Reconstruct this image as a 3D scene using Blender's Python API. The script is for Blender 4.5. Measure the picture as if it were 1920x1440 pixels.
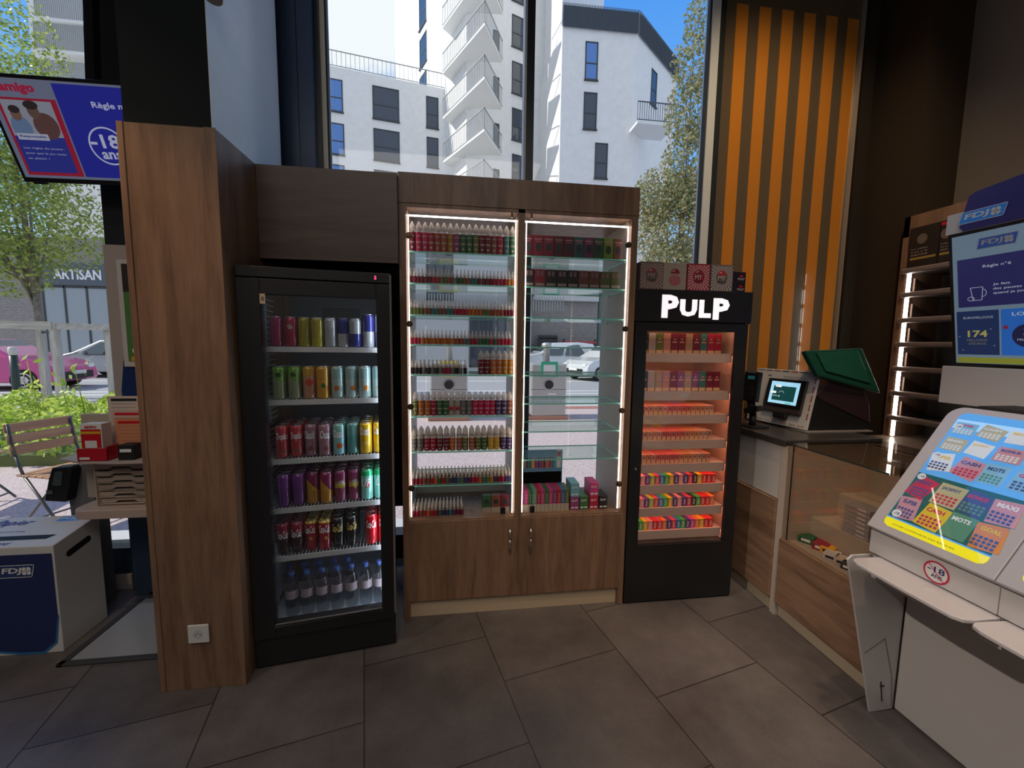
import bpy, bmesh, math, random
from mathutils import Vector, Matrix
R_ = math.radians
sc = bpy.context.scene
for o in list(bpy.data.objects): bpy.data.objects.remove(o, do_unlink=True)
C = sc.collection
rnd = random.Random(7)

# ------------------------------------------------------------------ camera, sky, sun, exposure
FPX, PIT, ROL, YAW, CH = 757.26, R_(5.6476), R_(-0.75414), R_(7.61985), 1.5
_cy, _sy = math.cos(YAW), math.sin(YAW)
FW = Vector((_sy*math.cos(PIT), _cy*math.cos(PIT), -math.sin(PIT)))
_r = Vector((_cy, -_sy, 0)); _d = FW.cross(_r)
RT = _r*math.cos(ROL) + _d*math.sin(ROL)
DN = _d*math.cos(ROL) - _r*math.sin(ROL)
cam = bpy.data.objects.new('camera', bpy.data.cameras.new('camera')); C.objects.link(cam)
cam.data.sensor_width = 36; cam.data.lens = FPX/1920*36; cam.data.clip_start = .02; cam.data.clip_end = 400
cam.matrix_world = Matrix(((RT.x, -DN.x, -FW.x, 0), (RT.y, -DN.y, -FW.y, 0), (RT.z, -DN.z, -FW.z, CH), (0, 0, 0, 1)))
sc.camera = cam
vs = sc.view_settings; vs.view_transform = 'Standard'; vs.look = 'None'; vs.gamma = 1; vs.use_curve_mapping = False
vs.exposure = 0.0
sc.cycles.transparent_max_bounces = 40; sc.cycles.max_bounces = 10; sc.cycles.diffuse_bounces = 4
sc.cycles.glossy_bounces = 4; sc.cycles.use_denoising = True; sc.cycles.sample_clamp_indirect = 4
sc.cycles.caustics_reflective = False; sc.cycles.caustics_refractive = False

def ray(x, y): return (RT*((x-960)/FPX) + DN*((y-720)/FPX) + FW)
def atZ(x, y, z=0.):                      # where the sight line of a measured point meets a real horizontal plane
    r = ray(x, y); t = (z-CH)/r.z; return Vector((0, 0, CH)) + r*t
def atP(x, y, p, n):
    r = ray(x, y); c = Vector((0, 0, CH)); t = (Vector(p)-c).dot(n)/r.dot(n); return c + r*t

w = bpy.data.worlds.new('sky'); sc.world = w; w.use_nodes = True
nt = w.node_tree; N = nt.nodes; L = nt.links; N.clear()
out = N.new('ShaderNodeOutputWorld'); bg = N.new('ShaderNodeBackground'); L.new(bg.outputs[0], out.inputs[0])
tc = N.new('ShaderNodeTexCoord'); sx = N.new('ShaderNodeSeparateXYZ'); L.new(tc.outputs['Generated'], sx.inputs[0])
cr = N.new('ShaderNodeValToRGB'); L.new(sx.outputs[2], cr.inputs[0])
e = cr.color_ramp.elements; e[0].position = 0; e[0].color = (.72, .88, 1.05, 1); e[1].position = .9; e[1].color = (.07, .27, .90, 1)
x_ = e.new(.28); x_.color = (.28, .60, 1.12, 1); x_ = e.new(.6); x_.color = (.11, .40, 1.08, 1)
ns = N.new('ShaderNodeTexNoise'); ns.inputs['Scale'].default_value = 2.4; ns.inputs['Detail'].default_value = 7; ns.inputs['Roughness'].default_value = .55
mp = N.new('ShaderNodeMapping'); mp.inputs['Location'].default_value = (.35, .1, .2); mp.inputs['Scale'].default_value = (1, 1, 1.8)
L.new(tc.outputs['Generated'], mp.inputs[0]); L.new(mp.outputs[0], ns.inputs[0])
# a bank of cloud to the north-west, broken by the noise
dt = N.new('ShaderNodeVectorMath'); dt.operation = 'DOT_PRODUCT'; L.new(tc.outputs['Generated'], dt.inputs[0])
cd = ray(640, 20).normalized(); dt.inputs[1].default_value = cd
m1 = N.new('ShaderNodeMath'); m1.operation = 'MULTIPLY_ADD'; L.new(dt.outputs['Value'], m1.inputs[0]); m1.inputs[1].default_value = 26; m1.inputs[2].default_value = -25.84
m2 = N.new('ShaderNodeMath'); m2.operation = 'ADD'; L.new(m1.outputs[0], m2.inputs[0]); L.new(ns.outputs['Fac'], m2.inputs[1])
c2 = N.new('ShaderNodeValToRGB'); L.new(m2.outputs[0], c2.inputs[0]); c2.color_ramp.elements[0].position = .44; c2.color_ramp.elements[1].position = .60
mx = N.new('ShaderNodeMix'); mx.data_type = 'RGBA'; L.new(c2.outputs[0], mx.inputs[0]); L.new(cr.outputs[0], mx.inputs[6]); mx.inputs[7].default_value = (1.10, 1.13, 1.18, 1)
# even bright sky added unseen behind the shop to light the shaded fronts
sm = N.new('ShaderNodeMapRange'); L.new(sx.outputs[1], sm.inputs[0]); sm.inputs[1].default_value = .12; sm.inputs[2].default_value = -.35; sm.inputs[3].default_value = 0; sm.inputs[4].default_value = 1
mx2 = N.new('ShaderNodeMix'); mx2.data_type = 'RGBA'; L.new(sm.outputs[0], mx2.inputs[0]); L.new(mx.outputs[2], mx2.inputs[6]); mx2.inputs[7].default_value = (.66, .74, .92, 1)
L.new(mx2.outputs[2], bg.inputs[0]); bg.inputs[1].default_value = .92

def light(kind, name, loc, energy, col, target=None, **kw):
    ld = bpy.data.lights.new(name, kind); ld.energy = energy; ld.color = col
    for k, v in kw.items(): setattr(ld, k, v)
    o = bpy.data.objects.new(name, ld); C.objects.link(o); o.location = loc
    if target is not None:
        o.rotation_euler = (Vector(target)-Vector(loc)).to_track_quat('-Z', 'Y').to_euler()
    return o
light('SUN', 'sun', (0, 0, 30), 4.6, (1, .95, .86), (.78*10, -.02*10, 30-.62*10), angle=R_(.6))
WARM = (1, .72, .47); WARM2 = (1, .86, .70)
for i, (x, y, z, tx, ty, tz, en, cone, col) in enumerate([
        (0.2, 0.2, 4.1, 0.1, 1.0, 0, 26, 70, WARM2), (1.2, 0.6, 4.1, 1.35, 1.65, 0, 105, 42, WARM),
        (-2.3, 0.7, 3.7, 1.8, 1.1, .35, 260, 30, (1, .88, .76)), (.4, -0.6, 4.1, 1.8, 0.7, .6, 70, 44, WARM2),  # first spot here is added to brighten the kiosk's front
        (2.3, 1.2, 4.1, 2.35, 1.5, 1, 40, 70, WARM), (-2.3, .6, 3.2, -1.27, 1.77, 1.75, 34, 34, (1, .50, .22)),
        (-1.9, 0.6, 4.1, -1.8, 1.6, 0, 60, 70, WARM2), (1.5, .9, 4.2, 2.15, 2.6, 2.3, 105, 64, (1, .72, .40)),
        (-.3, -.2, 3.6, .35, 2.1, .32, 75, 24, WARM), (.9, .1, 3.6, 1.25, 2.1, .9, 22, 34, WARM)]):  # first spot here is added to brighten the cabinet doors
    light('SPOT', 'ceiling_and_fill_spot', (x, y, z), en, col, (tx, ty, tz), spot_size=R_(cone), spot_blend=.8, shadow_soft_size=.035)
light('AREA', 'added_fill_light', (-.5, -1.8, 4.2), 56, (1, .93, .86), (-.5, -1.6, 0), shape='RECTANGLE', size=3.5, size_y=1.6)  # unseen broad fill added to lift the room's shade

# ------------------------------------------------------------------ materials
def newmat(name):
    m = bpy.data.materials.new(name); m.use_nodes = True
    return m, m.node_tree, m.node_tree.nodes['Principled BSDF']
def rgba(c): return (c[0], c[1], c[2], 1)
def srgb(r, g, b):
    f = lambda v: (v/255/12.92) if v/255 <= .04045 else ((v/255+.055)/1.055)**2.4
    return (f(r), f(g), f(b))
_mc = {}
def mat(name, col, rough=.5, metal=0., emit=0., coat=0., spec=.5, noise=0., nscale=30.):
    if name in _mc: return _mc[name]
    m, t, b = newmat(name)
    b.inputs['Base Color'].default_value = rgba(col); b.inputs['Roughness'].default_value = rough
    b.inputs['Metallic'].default_value = metal; b.inputs['Coat Weight'].default_value = coat; b.inputs['Coat Roughness'].default_value = .05
    b.inputs['Specular IOR Level'].default_value = spec
    if emit: b.inputs['Emission Color'].default_value = rgba(col); b.inputs['Emission Strength'].default_value = emit
    if noise:
        n = t.nodes.new('ShaderNodeTexNoise'); n.inputs['Scale'].default_value = nscale; n.inputs['Detail'].default_value = 5
        c = t.nodes.new('ShaderNodeTexCoord'); t.links.new(c.outputs['Object'], n.inputs[0])
        r = t.nodes.new('ShaderNodeValToRGB'); t.links.new(n.outputs['Fac'], r.inputs[0])
        r.color_ramp.elements[0].position = .3; r.color_ramp.elements[1].position = .7
        r.color_ramp.elements[0].color = rgba([v*(1-noise) for v in col]); r.color_ramp.elements[1].color = rgba([min(1, v*(1+noise)) for v in col])
        t.links.new(r.outputs[0], b.inputs['Base Color'])
    _mc[name] = m; return m
def wood(name, c1, c2, axis='Z', rough=.42, scale=1.):
    if name in _mc: return _mc[name]
    m, t, b = newmat(name); n = t.nodes; l = t.links
    c = n.new('ShaderNodeTexCoord'); mp = n.new('ShaderNodeMapping'); l.new(c.outputs['Object'], mp.inputs[0])
    s = {'Z': (9, 9, .9), 'X': (.9, 9, 9), 'Y': (9, .9, 9)}[axis]; mp.inputs['Scale'].default_value = [v*scale for v in s]
    a = n.new('ShaderNodeTexNoise'); a.inputs['Scale'].default_value = 1.6; a.inputs['Detail'].default_value = 6; a.inputs['Distortion'].default_value = .9; l.new(mp.outputs[0], a.inputs[0])
    a2 = n.new('ShaderNodeTexNoise'); a2.inputs['Scale'].default_value = 11; a2.inputs['Detail'].default_value = 4; l.new(mp.outputs[0], a2.inputs[0])
    mm = n.new('ShaderNodeMath'); mm.operation = 'MULTIPLY_ADD'; l.new(a2.outputs['Fac'], mm.inputs[0]); mm.inputs[1].default_value = .35; l.new(a.outputs['Fac'], mm.inputs[2])
    r = n.new('ShaderNodeValToRGB'); l.new(mm.outputs[0], r.inputs[0]); r.color_ramp.elements[0].position = .42; r.color_ramp.elements[1].position = .86
    r.color_ramp.elements[0].color = rgba(c1); r.color_ramp.elements[1].color = rgba(c2)
    l.new(r.outputs[0], b.inputs['Base Color']); b.inputs['Roughness'].default_value = rough
    bp = n.new('ShaderNodeBump'); bp.inputs['Strength'].default_value = .06; bp.inputs['Distance'].default_value = .002; l.new(mm.outputs[0], bp.inputs['Height']); l.new(bp.outputs[0], b.inputs['Normal'])
    _mc[name] = m; return m
def glass(name, tint=(1, 1, 1), refl=.5, rough=0.):
    """clear pane: lets light through, reflects by its angle"""
    if name in _mc: return _mc[name]
    m = bpy.data.materials.new(name); m.use_nodes = True; t = m.node_tree; n = t.nodes; l = t.links; n.clear()
    o = n.new('ShaderNodeOutputMaterial'); x = n.new('ShaderNodeMixShader'); tr = n.new('ShaderNodeBsdfTransparent'); g = n.new('ShaderNodeBsdfGlossy')
    tr.inputs[0].default_value = rgba(tint); g.inputs['Roughness'].default_value = rough; g.inputs[0].default_value = (1, 1, 1, 1)
    f = n.new('ShaderNodeFresnel'); ge = n.new('ShaderNodeNewGeometry'); io = n.new('ShaderNodeMapRange'); l.new(ge.outputs['Backfacing'], io.inputs[0])
    io.inputs[3].default_value = 1.5; io.inputs[4].default_value = 1/1.5; l.new(io.outputs[0], f.inputs[0])   # same reflection on leaving the pane as on entering
    k = n.new('ShaderNodeMath'); k.operation = 'MULTIPLY'; k.inputs[1].default_value = refl; l.new(f.outputs[0], k.inputs[0])
    l.new(k.outputs[0], x.inputs[0]); l.new(tr.outputs[0], x.inputs[1]); l.new(g.outputs[0], x.inputs[2]); l.new(x.outputs[0], o.inputs[0])
    _mc[name] = m; return m
def objcol(name, rough=.4, coat=0., emit=0., trans=0.):
    """paint whose colour is each object's own colour"""
    if name in _mc: return _mc[name]
    m, t, b = newmat(name); i = t.nodes.new('ShaderNodeObjectInfo'); t.links.new(i.outputs['Color'], b.inputs['Base Color'])
    b.inputs['Roughness'].default_value = rough; b.inputs['Coat Weight'].default_value = coat
    if trans:
        tr = t.nodes.new('ShaderNodeBsdfTranslucent'); t.links.new(i.outputs['Color'], tr.inputs[0]); x = t.nodes.new('ShaderNodeMixShader'); x.inputs[0].default_value = trans
        t.links.new(b.outputs[0], x.inputs[1]); t.links.new(tr.outputs[0], x.inputs[2]); t.links.new(x.outputs[0], t.nodes['Material Output'].inputs[0])
    _mc[name] = m; return m

OAK = wood('oak_laminate', (.135, .075, .047), (.30, .178, .112))
OAKH = wood('oak_laminate_across', (.16, .090, .056), (.36, .215, .135), 'Y')
OAKX = wood('oak_laminate_shaded', (.075, .050, .040), (.14, .095, .072), 'X')  # shaded copy of the oak, backlit gloom put into its colour
BEIGE = mat('beige_melamine', (.50, .42, .34), .5)
CREAM = mat('cream_plinth', (.52, .42, .30), .5)
BLACK = mat('satin_black', (.012, .012, .014), .35)
MATTB = mat('matte_black', (.010, .010, .012), .6)
WHITE = mat('white_lacquer', (.62, .59, .57), .3)
WHITEP = mat('white_plastic', (.72, .71, .70), .35)
CHROME = mat('brushed_steel', (.62, .60, .57), .25, 1.)
ALU = mat('dark_aluminium', (.022, .028, .036), .35)
ALUL = mat('window_gasket_grey', (.70, .76, .84), .4)
BRONZE = mat('bronze_fitting', (.16, .11, .075), .35, .8)
GLASS = glass('clear_glass', (.96, .98, .97), .45)
GLASSD = glass('door_glass', (.97, .98, .98), .5)
GEDGE = mat('green_glass_edge', (.16, .45, .36), .15, 0, .12)
LEDW = mat('led_warm_white', (1, .86, .76), .5, 0, 6.)
PAPER = mat('white_paper', (.75, .74, .72), .7)
RED = mat('red_print', srgb(200, 25, 40), .4); NAVY = mat('navy_print', srgb(22, 26, 96), .4); GREYM = mat('grey_plastic', (.22, .21, .21), .5)
TXW = mat('white_print', (.85, .85, .85), .5)
TXK = mat('black_print', (.015, .015, .02), .5)

# ------------------------------------------------------------------ mesh building
class MB:
    def __init__(s): s.v = []; s.f = []; s.m = []; s.sm = []
    def add(s, vs, fs, mi=0, smooth=False):
        k = len(s.v); s.v += [tuple(v) for v in vs]; s.f += [tuple(i+k for i in f) for f in fs]; s.m += [mi]*len(fs); s.sm += [smooth]*len(fs); return s
    def box(s, x0, x1, y0, y1, z0, z1, mi=0):
        return s.add([(x, y, z) for x in (x0, x1) for y in (y0, y1) for z in (z0, z1)],
                     [(0, 1, 3, 2), (4, 6, 7, 5), (0, 4, 5, 1), (2, 3, 7, 6), (0, 2, 6, 4), (1, 5, 7, 3)], mi)
    def bar(s, a, b, w, h, mi=0, up=(0, 0, 1)):
        a = Vector(a); b = Vector(b); d = (b-a).normalized(); u = Vector(up)
        if abs(d.dot(u)) > .98: u = Vector((0, 1, 0))
        p = d.cross(u).normalized()*w/2; q = p.cross(d).normalized()*h/2
        return s.add([a-p-q, a-p+q, a+p-q, a+p+q, b-p-q, b-p+q, b+p-q, b+p+q],
                     [(0, 1, 3, 2), (4, 6, 7, 5), (0, 4, 5, 1), (2, 3, 7, 6), (0, 2, 6, 4), (1, 5, 7, 3)], mi)
    def prism(s, pts, axis, a, b, mi=0, smooth=False):
        """polygon in the two other axes (in xyz order), extruded along axis from a to b"""
        n = len(pts)
        def P(p, t):
            return {'x': (t, p[0], p[1]), 'y': (p[0], t, p[1]), 'z': (p[0], p[1], t)}[axis]
        s.add([P(p, a) for p in pts]+[P(p, b) for p in pts], [tuple(range(n))[::-1], tuple(range(n, 2*n))], mi)
        k = len(s.v)-2*n
        s.f += [(k+i, k+(i+1) % n, k+n+(i+1) % n, k+n+i) for i in range(n)]; s.m += [mi]*n; s.sm += [smooth]*n
        return s
    def lathe(s, prof, c=(0, 0, 0), n=16, mi=0, smooth=True, caps=True):
        k = len(s.v)
        for r, z in prof:
            for i in range(n):
                a = 2*math.pi*i/n; s.v.append((c[0]+r*math.cos(a), c[1]+r*math.sin(a), c[2]+z))
        for j in range(len(prof)-1):
            for i in range(n):
                s.f.append((k+j*n+i, k+j*n+(i+1) % n, k+(j+1)*n+(i+1) % n, k+(j+1)*n+i)); s.m.append(mi); s.sm.append(smooth)
        if caps:
            s.f.append(tuple(k+i for i in range(n))[::-1]); s.f.append(tuple(k+(len(prof)-1)*n+i for i in range(n))); s.m += [mi]*2; s.sm += [False]*2
        return s
    def cyl(s, a, b, r, r2=None, n=14, mi=0):
        a = Vector(a); b = Vector(b); d = (b-a).normalized(); r2 = r if r2 is None else r2
        u = d.orthogonal().normalized(); v = d.cross(u); k = len(s.v)
        for p, rr in ((a, r), (b, r2)):
            for i in range(n):
                t = 2*math.pi*i/n; s.v.append(tuple(p+u*rr*math.cos(t)+v*rr*math.sin(t)))
        for i in range(n): s.f.append((k+i, k+(i+1) % n, k+n+(i+1) % n, k+n+i)); s.m.append(mi); s.sm.append(True)
        s.f.append(tuple(k+i for i in range(n))[::-1]); s.f.append(tuple(k+n+i for i in range(n))); s.m += [mi]*2; s.sm += [False]*2
        return s
    def tube(s, pts, r, n=8, mi=0):
        for i in range(len(pts)-1): s.cyl(pts[i], pts[i+1], r, n=n, mi=mi)
        return s
    def quad(s, a, b, c, d, mi=0): return s.add([a, b, c, d], [(0, 1, 2, 3)], mi)
    def build(s, name, mats, parent=None, bevel=0., seg=2, loc=None, normals=True):
        me = bpy.data.meshes.new(name); me.from_pydata(s.v, [], s.f)
        mats = mats if isinstance(mats, (list, tuple)) else [mats]
        for m in mats: me.materials.append(m)
        me.polygons.foreach_set('material_index', s.m); me.polygons.foreach_set('use_smooth', s.sm)
        if normals:
            bm = bmesh.new(); bm.from_mesh(me); bmesh.ops.recalc_face_normals(bm, faces=bm.faces)
            if bevel:
                es = [e for e in bm.edges if len(e.link_faces) == 2 and e.calc_face_angle(0) > .6]
                bmesh.ops.bevel(bm, geom=es, offset=bevel, segments=seg, affect='EDGES', profile=.5, clamp_overlap=True)
            bm.to_mesh(me); bm.free()
        me.update()
        o = bpy.data.objects.new(name, me); C.objects.link(o)
        if parent: o.parent = parent
        if loc: o.location = loc
        return o
def Bx(*a, mi=0): return MB().box(*a, mi=mi)
def tag(o, label=None, cat=None, group=None, kind=None):
    if label: o['label'] = label
    if cat: o['category'] = cat
    if group: o['group'] = group
    if kind: o['kind'] = kind
    return o
def thing(name, label, cat, loc=(0, 0, 0), rotz=0., group=None):
    o = bpy.data.objects.new(name, None); C.objects.link(o); o.location = loc; o.rotation_euler = (0, 0, rotz); o.empty_display_size = .05
    return tag(o, label, cat, group)
def struct(o): o['kind'] = 'structure'; return o
def copy_tree(o, parent=None):
    c = o.copy(); C.objects.link(c); c.parent = parent
    for ch in list(o.children): copy_tree(ch, c)
    return c
def kids(o): return list(o.children)

# lettering: each string becomes a mesh once, scaled into the box it must fill
_tx = {}
def textmesh(s, bold=0., shear=0.):
    key = (s, bold, shear)
    if key in _tx: return _tx[key]
    cu = bpy.data.curves.new('lettering', 'FONT'); cu.body = s; cu.offset = bold; cu.shear = shear; cu.resolution_u = 2
    ob = bpy.data.objects.new('lettering', cu)
    me = ob.to_mesh(); vs_ = [tuple(v.co) for v in me.vertices]; fs = [tuple(p.vertices) for p in me.polygons]; ob.to_mesh_clear()
    bpy.data.objects.remove(ob); bpy.data.curves.remove(cu)
    x0 = min(v[0] for v in vs_); x1 = max(v[0] for v in vs_); y0 = min(v[1] for v in vs_); y1 = max(v[1] for v in vs_)
    _tx[key] = ([((v[0]-x0)/(x1-x0), (v[1]-y0)/(y1-y0)) for v in vs_], fs); return _tx[key]
def text(s, o, ux, uy, w, h, m, parent, name='lettering', bold=0., shear=0., thick=0., mb=None):
    """s fills the w x h box whose lower left corner is o; ux, uy: unit directions along the line and up"""
    pv, pf = textmesh(s, bold, shear); o = Vector(o); ux = Vector(ux); uy = Vector(uy); own = mb is None; mb = mb or MB()
    mb.add([o+ux*(p[0]*w)+uy*(p[1]*h) for p in pv], pf)
    return mb.build(name, m, parent, normals=False) if own else mb
def ring(mb, o, ux, uy, r, t, a0=0., a1=360., n=32, mi=0, ry=None):
    o = Vector(o); ux = Vector(ux); uy = Vector(uy); k = len(mb.v); ry = ry or r
    for i in range(n+1):
        a = R_(a0+(a1-a0)*i/n)
        for rr, r2 in ((r, ry), (r-t, ry-t)): mb.v.append(tuple(o+ux*rr*math.cos(a)+uy*r2*math.sin(a)))
    for i in range(n): mb.f.append((k+2*i, k+2*i+1, k+2*i+3, k+2*i+2)); mb.m.append(mi); mb.sm.append(False)
    return mb
def disc(mb, o, ux, uy, r, n=24, mi=0, ry=None):
    o = Vector(o); ux = Vector(ux); uy = Vector(uy); ry = ry or r
    return mb.add([o+ux*r*math.cos(2*math.pi*i/n)+uy*ry*math.sin(2*math.pi*i/n) for i in range(n)], [tuple(range(n))], mi)
def rect(mb, o, ux, uy, x0, x1, y0, y1, d=0., nrm=None, mi=0, sk=0.):
    o = Vector(o)+(Vector(nrm)*d if nrm is not None else Vector()); ux = Vector(ux); uy = Vector(uy)
    return mb.quad(o+ux*(x0+sk*y0)+uy*y0, o+ux*(x1+sk*y0)+uy*y0, o+ux*(x1+sk*y1)+uy*y1, o+ux*(x0+sk*y1)+uy*y1, mi)
ORD = 'first second third fourth fifth sixth seventh eighth ninth tenth eleventh twelfth thirteenth fourteenth fifteenth sixteenth seventeenth eighteenth nineteenth twentieth twenty-first twenty-second twenty-third twenty-fourth twenty-fifth twenty-sixth twenty-seventh twenty-eighth twenty-ninth thirtieth'.split()
def ordw(i): return ORD[i]

# ------------------------------------------------------------------ room shell
def floormat():
    m, t, b = newmat('stone_floor_tiles'); n = t.nodes; l = t.links
    c = n.new('ShaderNodeTexCoord'); th = R_(12.5)
    def dot(v, off):
        d = n.new('ShaderNodeVectorMath'); d.operation = 'DOT_PRODUCT'; l.new(c.outputs['Object'], d.inputs[0]); d.inputs[1].default_value = v
        a = n.new('ShaderNodeMath'); a.operation = 'SUBTRACT'; l.new(d.outputs['Value'], a.inputs[0]); a.inputs[1].default_value = off; return a
    v = dot((-math.sin(th), math.cos(th), 0), .393); u = dot((math.cos(th), math.sin(th), 0), -.031)
    cb = n.new('ShaderNodeCombineXYZ'); l.new(v.outputs[0], cb.inputs[0]); l.new(u.outputs[0], cb.inputs[1])
    br = n.new('ShaderNodeTexBrick'); l.new(cb.outputs[0], br.inputs[0]); br.inputs['Scale'].default_value = 1; br.inputs['Mortar Size'].default_value = .0028
    br.inputs['Brick Width'].default_value = .588; br.inputs['Row Height'].default_value = .588; br.inputs['Mortar Smooth'].default_value = .1
    br.inputs['Color1'].default_value = (.9, .9, .9, 1); br.inputs['Color2'].default_value = (1.12, 1.12, 1.12, 1); br.inputs['Mortar'].default_value = (.28, .27, .27, 1)
    a = n.new('ShaderNodeTexNoise'); a.inputs['Scale'].default_value = 2.6; a.inputs['Detail'].default_value = 9; a.inputs['Roughness'].default_value = .65; l.new(c.outputs['Object'], a.inputs[0])
    r = n.new('ShaderNodeValToRGB'); l.new(a.outputs['Fac'], r.inputs[0]); r.color_ramp.elements[0].position = .3; r.color_ramp.elements[1].position = .72
    r.color_ramp.elements[0].color = (.080, .068, .066, 1); r.color_ramp.elements[1].color = (.185, .160, .150, 1)
    f = n.new('ShaderNodeTexNoise'); f.inputs['Scale'].default_value = 90; f.inputs['Detail'].default_value = 4; l.new(c.outputs['Object'], f.inputs[0])
    x = n.new('ShaderNodeMix'); x.data_type = 'RGBA'; x.blend_type = 'MULTIPLY'; x.inputs[0].default_value = 1; l.new(r.outputs[0], x.inputs[6]); l.new(br.outputs['Color'], x.inputs[7])
    y = n.new('ShaderNodeMix'); y.data_type = 'RGBA'; y.blend_type = 'OVERLAY'; y.inputs[0].default_value = .22; l.new(x.outputs[2], y.inputs[6]); l.new(f.outputs['Color'], y.inputs[7])
    l.new(y.outputs[2], b.inputs['Base Color'])
    q = n.new('ShaderNodeMapRange'); l.new(a.outputs['Fac'], q.inputs[0]); q.inputs[3].default_value = .30; q.inputs[4].default_value = .52; l.new(q.outputs[0], b.inputs['Roughness'])
    bp = n.new('ShaderNodeBump'); bp.inputs['Strength'].default_value = .25; bp.inputs['Distance'].default_value = .002; l.new(f.outputs['Fac'], bp.inputs['Height']); l.new(bp.outputs[0], b.inputs['Normal'])
    return m
DARKW = mat('dark_brown_wall_paint', (.026, .020, .016), .6, noise=.06, nscale=3)
GREYW = mat('taupe_wall_paint', (.23, .195, .17), .6); PIER = mat('espresso_wall_paint', (.052, .040, .031), .8, 0, 0, 0, .0)
CEIL = mat('charcoal_ceiling_paint', (.10, .095, .09), .8)
COLP = mat('column_skylit_plaster', (.84, .92, .94), .2, noise=.05, nscale=4)  # sky light on the column side is put into this pale blue
struct(Bx(-4.2, 3.3, -3.6, 2.70, -.12, 0).build('floor', floormat()))
struct(Bx(-4.3, 3.3, -3.6, 2.8, 4.5, 4.6).build('ceiling', CEIL))
struct(Bx(-4.3, -4.2, -3.6, 2.6, 0, 4.5).build('wall_left', GREYW))
struct(Bx(3.15, 3.3, -3.6, 2.64, 0, 4.5).build('wall_right', GREYW))
struct(Bx(-4.3, 3.3, -3.7, -3.6, 0, 4.5).build('wall_back', mat('pale_wall_paint', (.42, .40, .38), .7)))
# the window wall: posts, stripes panel and recesses on its right
m = MB(); m.box(-1.925, -1.0, 2.56, 2.74, 0, 4.5); m.box(-1.0, -.80, 2.52, 2.72, 0, 4.5, mi=1).box(-.885, -.878, 2.51, 2.52, 0, 4.5, mi=1); m.box(-.80, -.776, 2.56, 2.66, 0, 4.5)
struct(m.build('wall_front', [ALU, mat('frame_sky_reflection_tint', (.045, .075, .15), .3)]))  # post's blue sky reflection is put into its colour
struct(MB().box(-1.25, -.946, 1.79, 2.42, 0, 4.5).build('wall_column', [mat('column_dark_green_paint', (.009, .013, .014), .6, 0, 0, 0, .12)]))
struct(MB().box(-.9455, -.942, 1.792, 2.42, 2.20, 4.5).build('wall_column_side', COLP))
def window(name, x0, x1, z0, z1, muls, extra=None):
    f = MB(); f.box(x0, x1, 2.6, 2.72, z0-.16, z0); 
    for a, b in muls: f.box(a, b, 2.6, 2.72, z0, z1)
    fr = struct(f.build(name, ALU))
    p = MB().box(x0, x1, 2.665, 2.675, z0, z1).build('pane', GLASS, fr)
    return fr
w1 = window('window_1', -4.2, -1.925, .25, 4.5, [(-4.2, -4.1)])
w2 = window('window_2', -.776, 1.69, .25, 4.5, [(.412, .462)])
MB().box(-.776, -.748, 2.59, 2.665, .25, 4.5).box(.398, .412, 2.59, 2.665, .25, 4.5, mi=1).box(1.60, 1.655, 2.59, 2.665, .25, 4.5, mi=1).build('gasket', [mat('gasket_cream', (.85, .82, .74), .6), ALUL], w2)
MB().box(-.748, -.738, 2.585, 2.62, .25, 4.5).box(1.588, 1.60, 2.60, 2.63, .25, 4.5).build('seal', mat('rubber_seal', (.02, .02, .02), .6), w2)
struct(MB().box(-4.2, -1.95, 2.585, 2.70, 0, .09).build('baseboard_front', mat('pale_tile_skirting', (.42, .36, .31), .5, noise=.1, nscale=20)))
STR_B = mat('stripe_brown_paint', (.14, .105, .07), .24, coat=.6); STR_O = mat('stripe_orange_paint', (.66, .25, .035), .26, coat=.6)
m = MB(); m.box(1.655, 2.72, 2.63, 2.72, 0, 4.5)
for k in range(6):
    xa = 1.786+.1632*k; m.box(xa, xa+.0835, 2.626, 2.631, 0, 3.71, mi=1)
m.box(1.655, 1.70, 2.60, 2.63, 0, 4.5, mi=2)
struct(m.build('wall_striped_panel', [STR_B, STR_O, ALU]))
struct(MB().box(2.705, 2.709, 2.60, 2.63, 0, 4.5).build('trim_1', mat('pale_metal_trim', (.6, .58, .55), .35, .6)))
struct(MB().box(2.72, 2.80, 2.585, 2.72, 0, 4.5).box(2.80, 3.3, 2.64, 2.72, 0, 4.5).build('wall_recess', DARKW))
struct(MB().box(2.86, 3.15, 2.30, 2.64, 0, 4.5).build('wall_pier', PIER))

# ------------------------------------------------------------------ outside: ground
GR_T = mat('pink_terrace_aggregate', (.56, .44, .42), .85, noise=.30, nscale=60)
GR_R = mat('grey_asphalt', (.36, .35, .36), .9, noise=.12, nscale=25)
GR_P = mat('pale_pavement', (.55, .53, .52), .85, noise=.12, nscale=30)
struct(Bx(-16, 22, 2.72, 9.2, -.15, -.01).build('terrace_ground', GR_T))
struct(Bx(-16, 22, 9.2, 9.55, -.15, 0).build('brick_border_ground', mat('red_brick_paving', (.40, .17, .14), .8, noise=.2, nscale=10)))
struct(Bx(-30, 40, 9.55, 11.2, -.15, -.005).build('pavement_ground', GR_P))
struct(Bx(-45, 60, 11.2, 21, -.15, -.03).build('road_ground', GR_R))
struct(Bx(-45, 60, 21, 70, -.15, -.002).build('far_pavement_ground', GR_P))
m = MB()
for y in (12.2, 12.9, 16.4): m.box(-30, 40, y, y+.14, -.03, -.024)
o = m.build('road_markings_ground', mat('road_white_paint', (.8, .8, .78), .7)); struct(o)
struct(MB().box(-16, 3, 2.72, 3.3, -.01, .055).build('step_ground', mat('pale_concrete', (.62, .60, .58), .8)))

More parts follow.
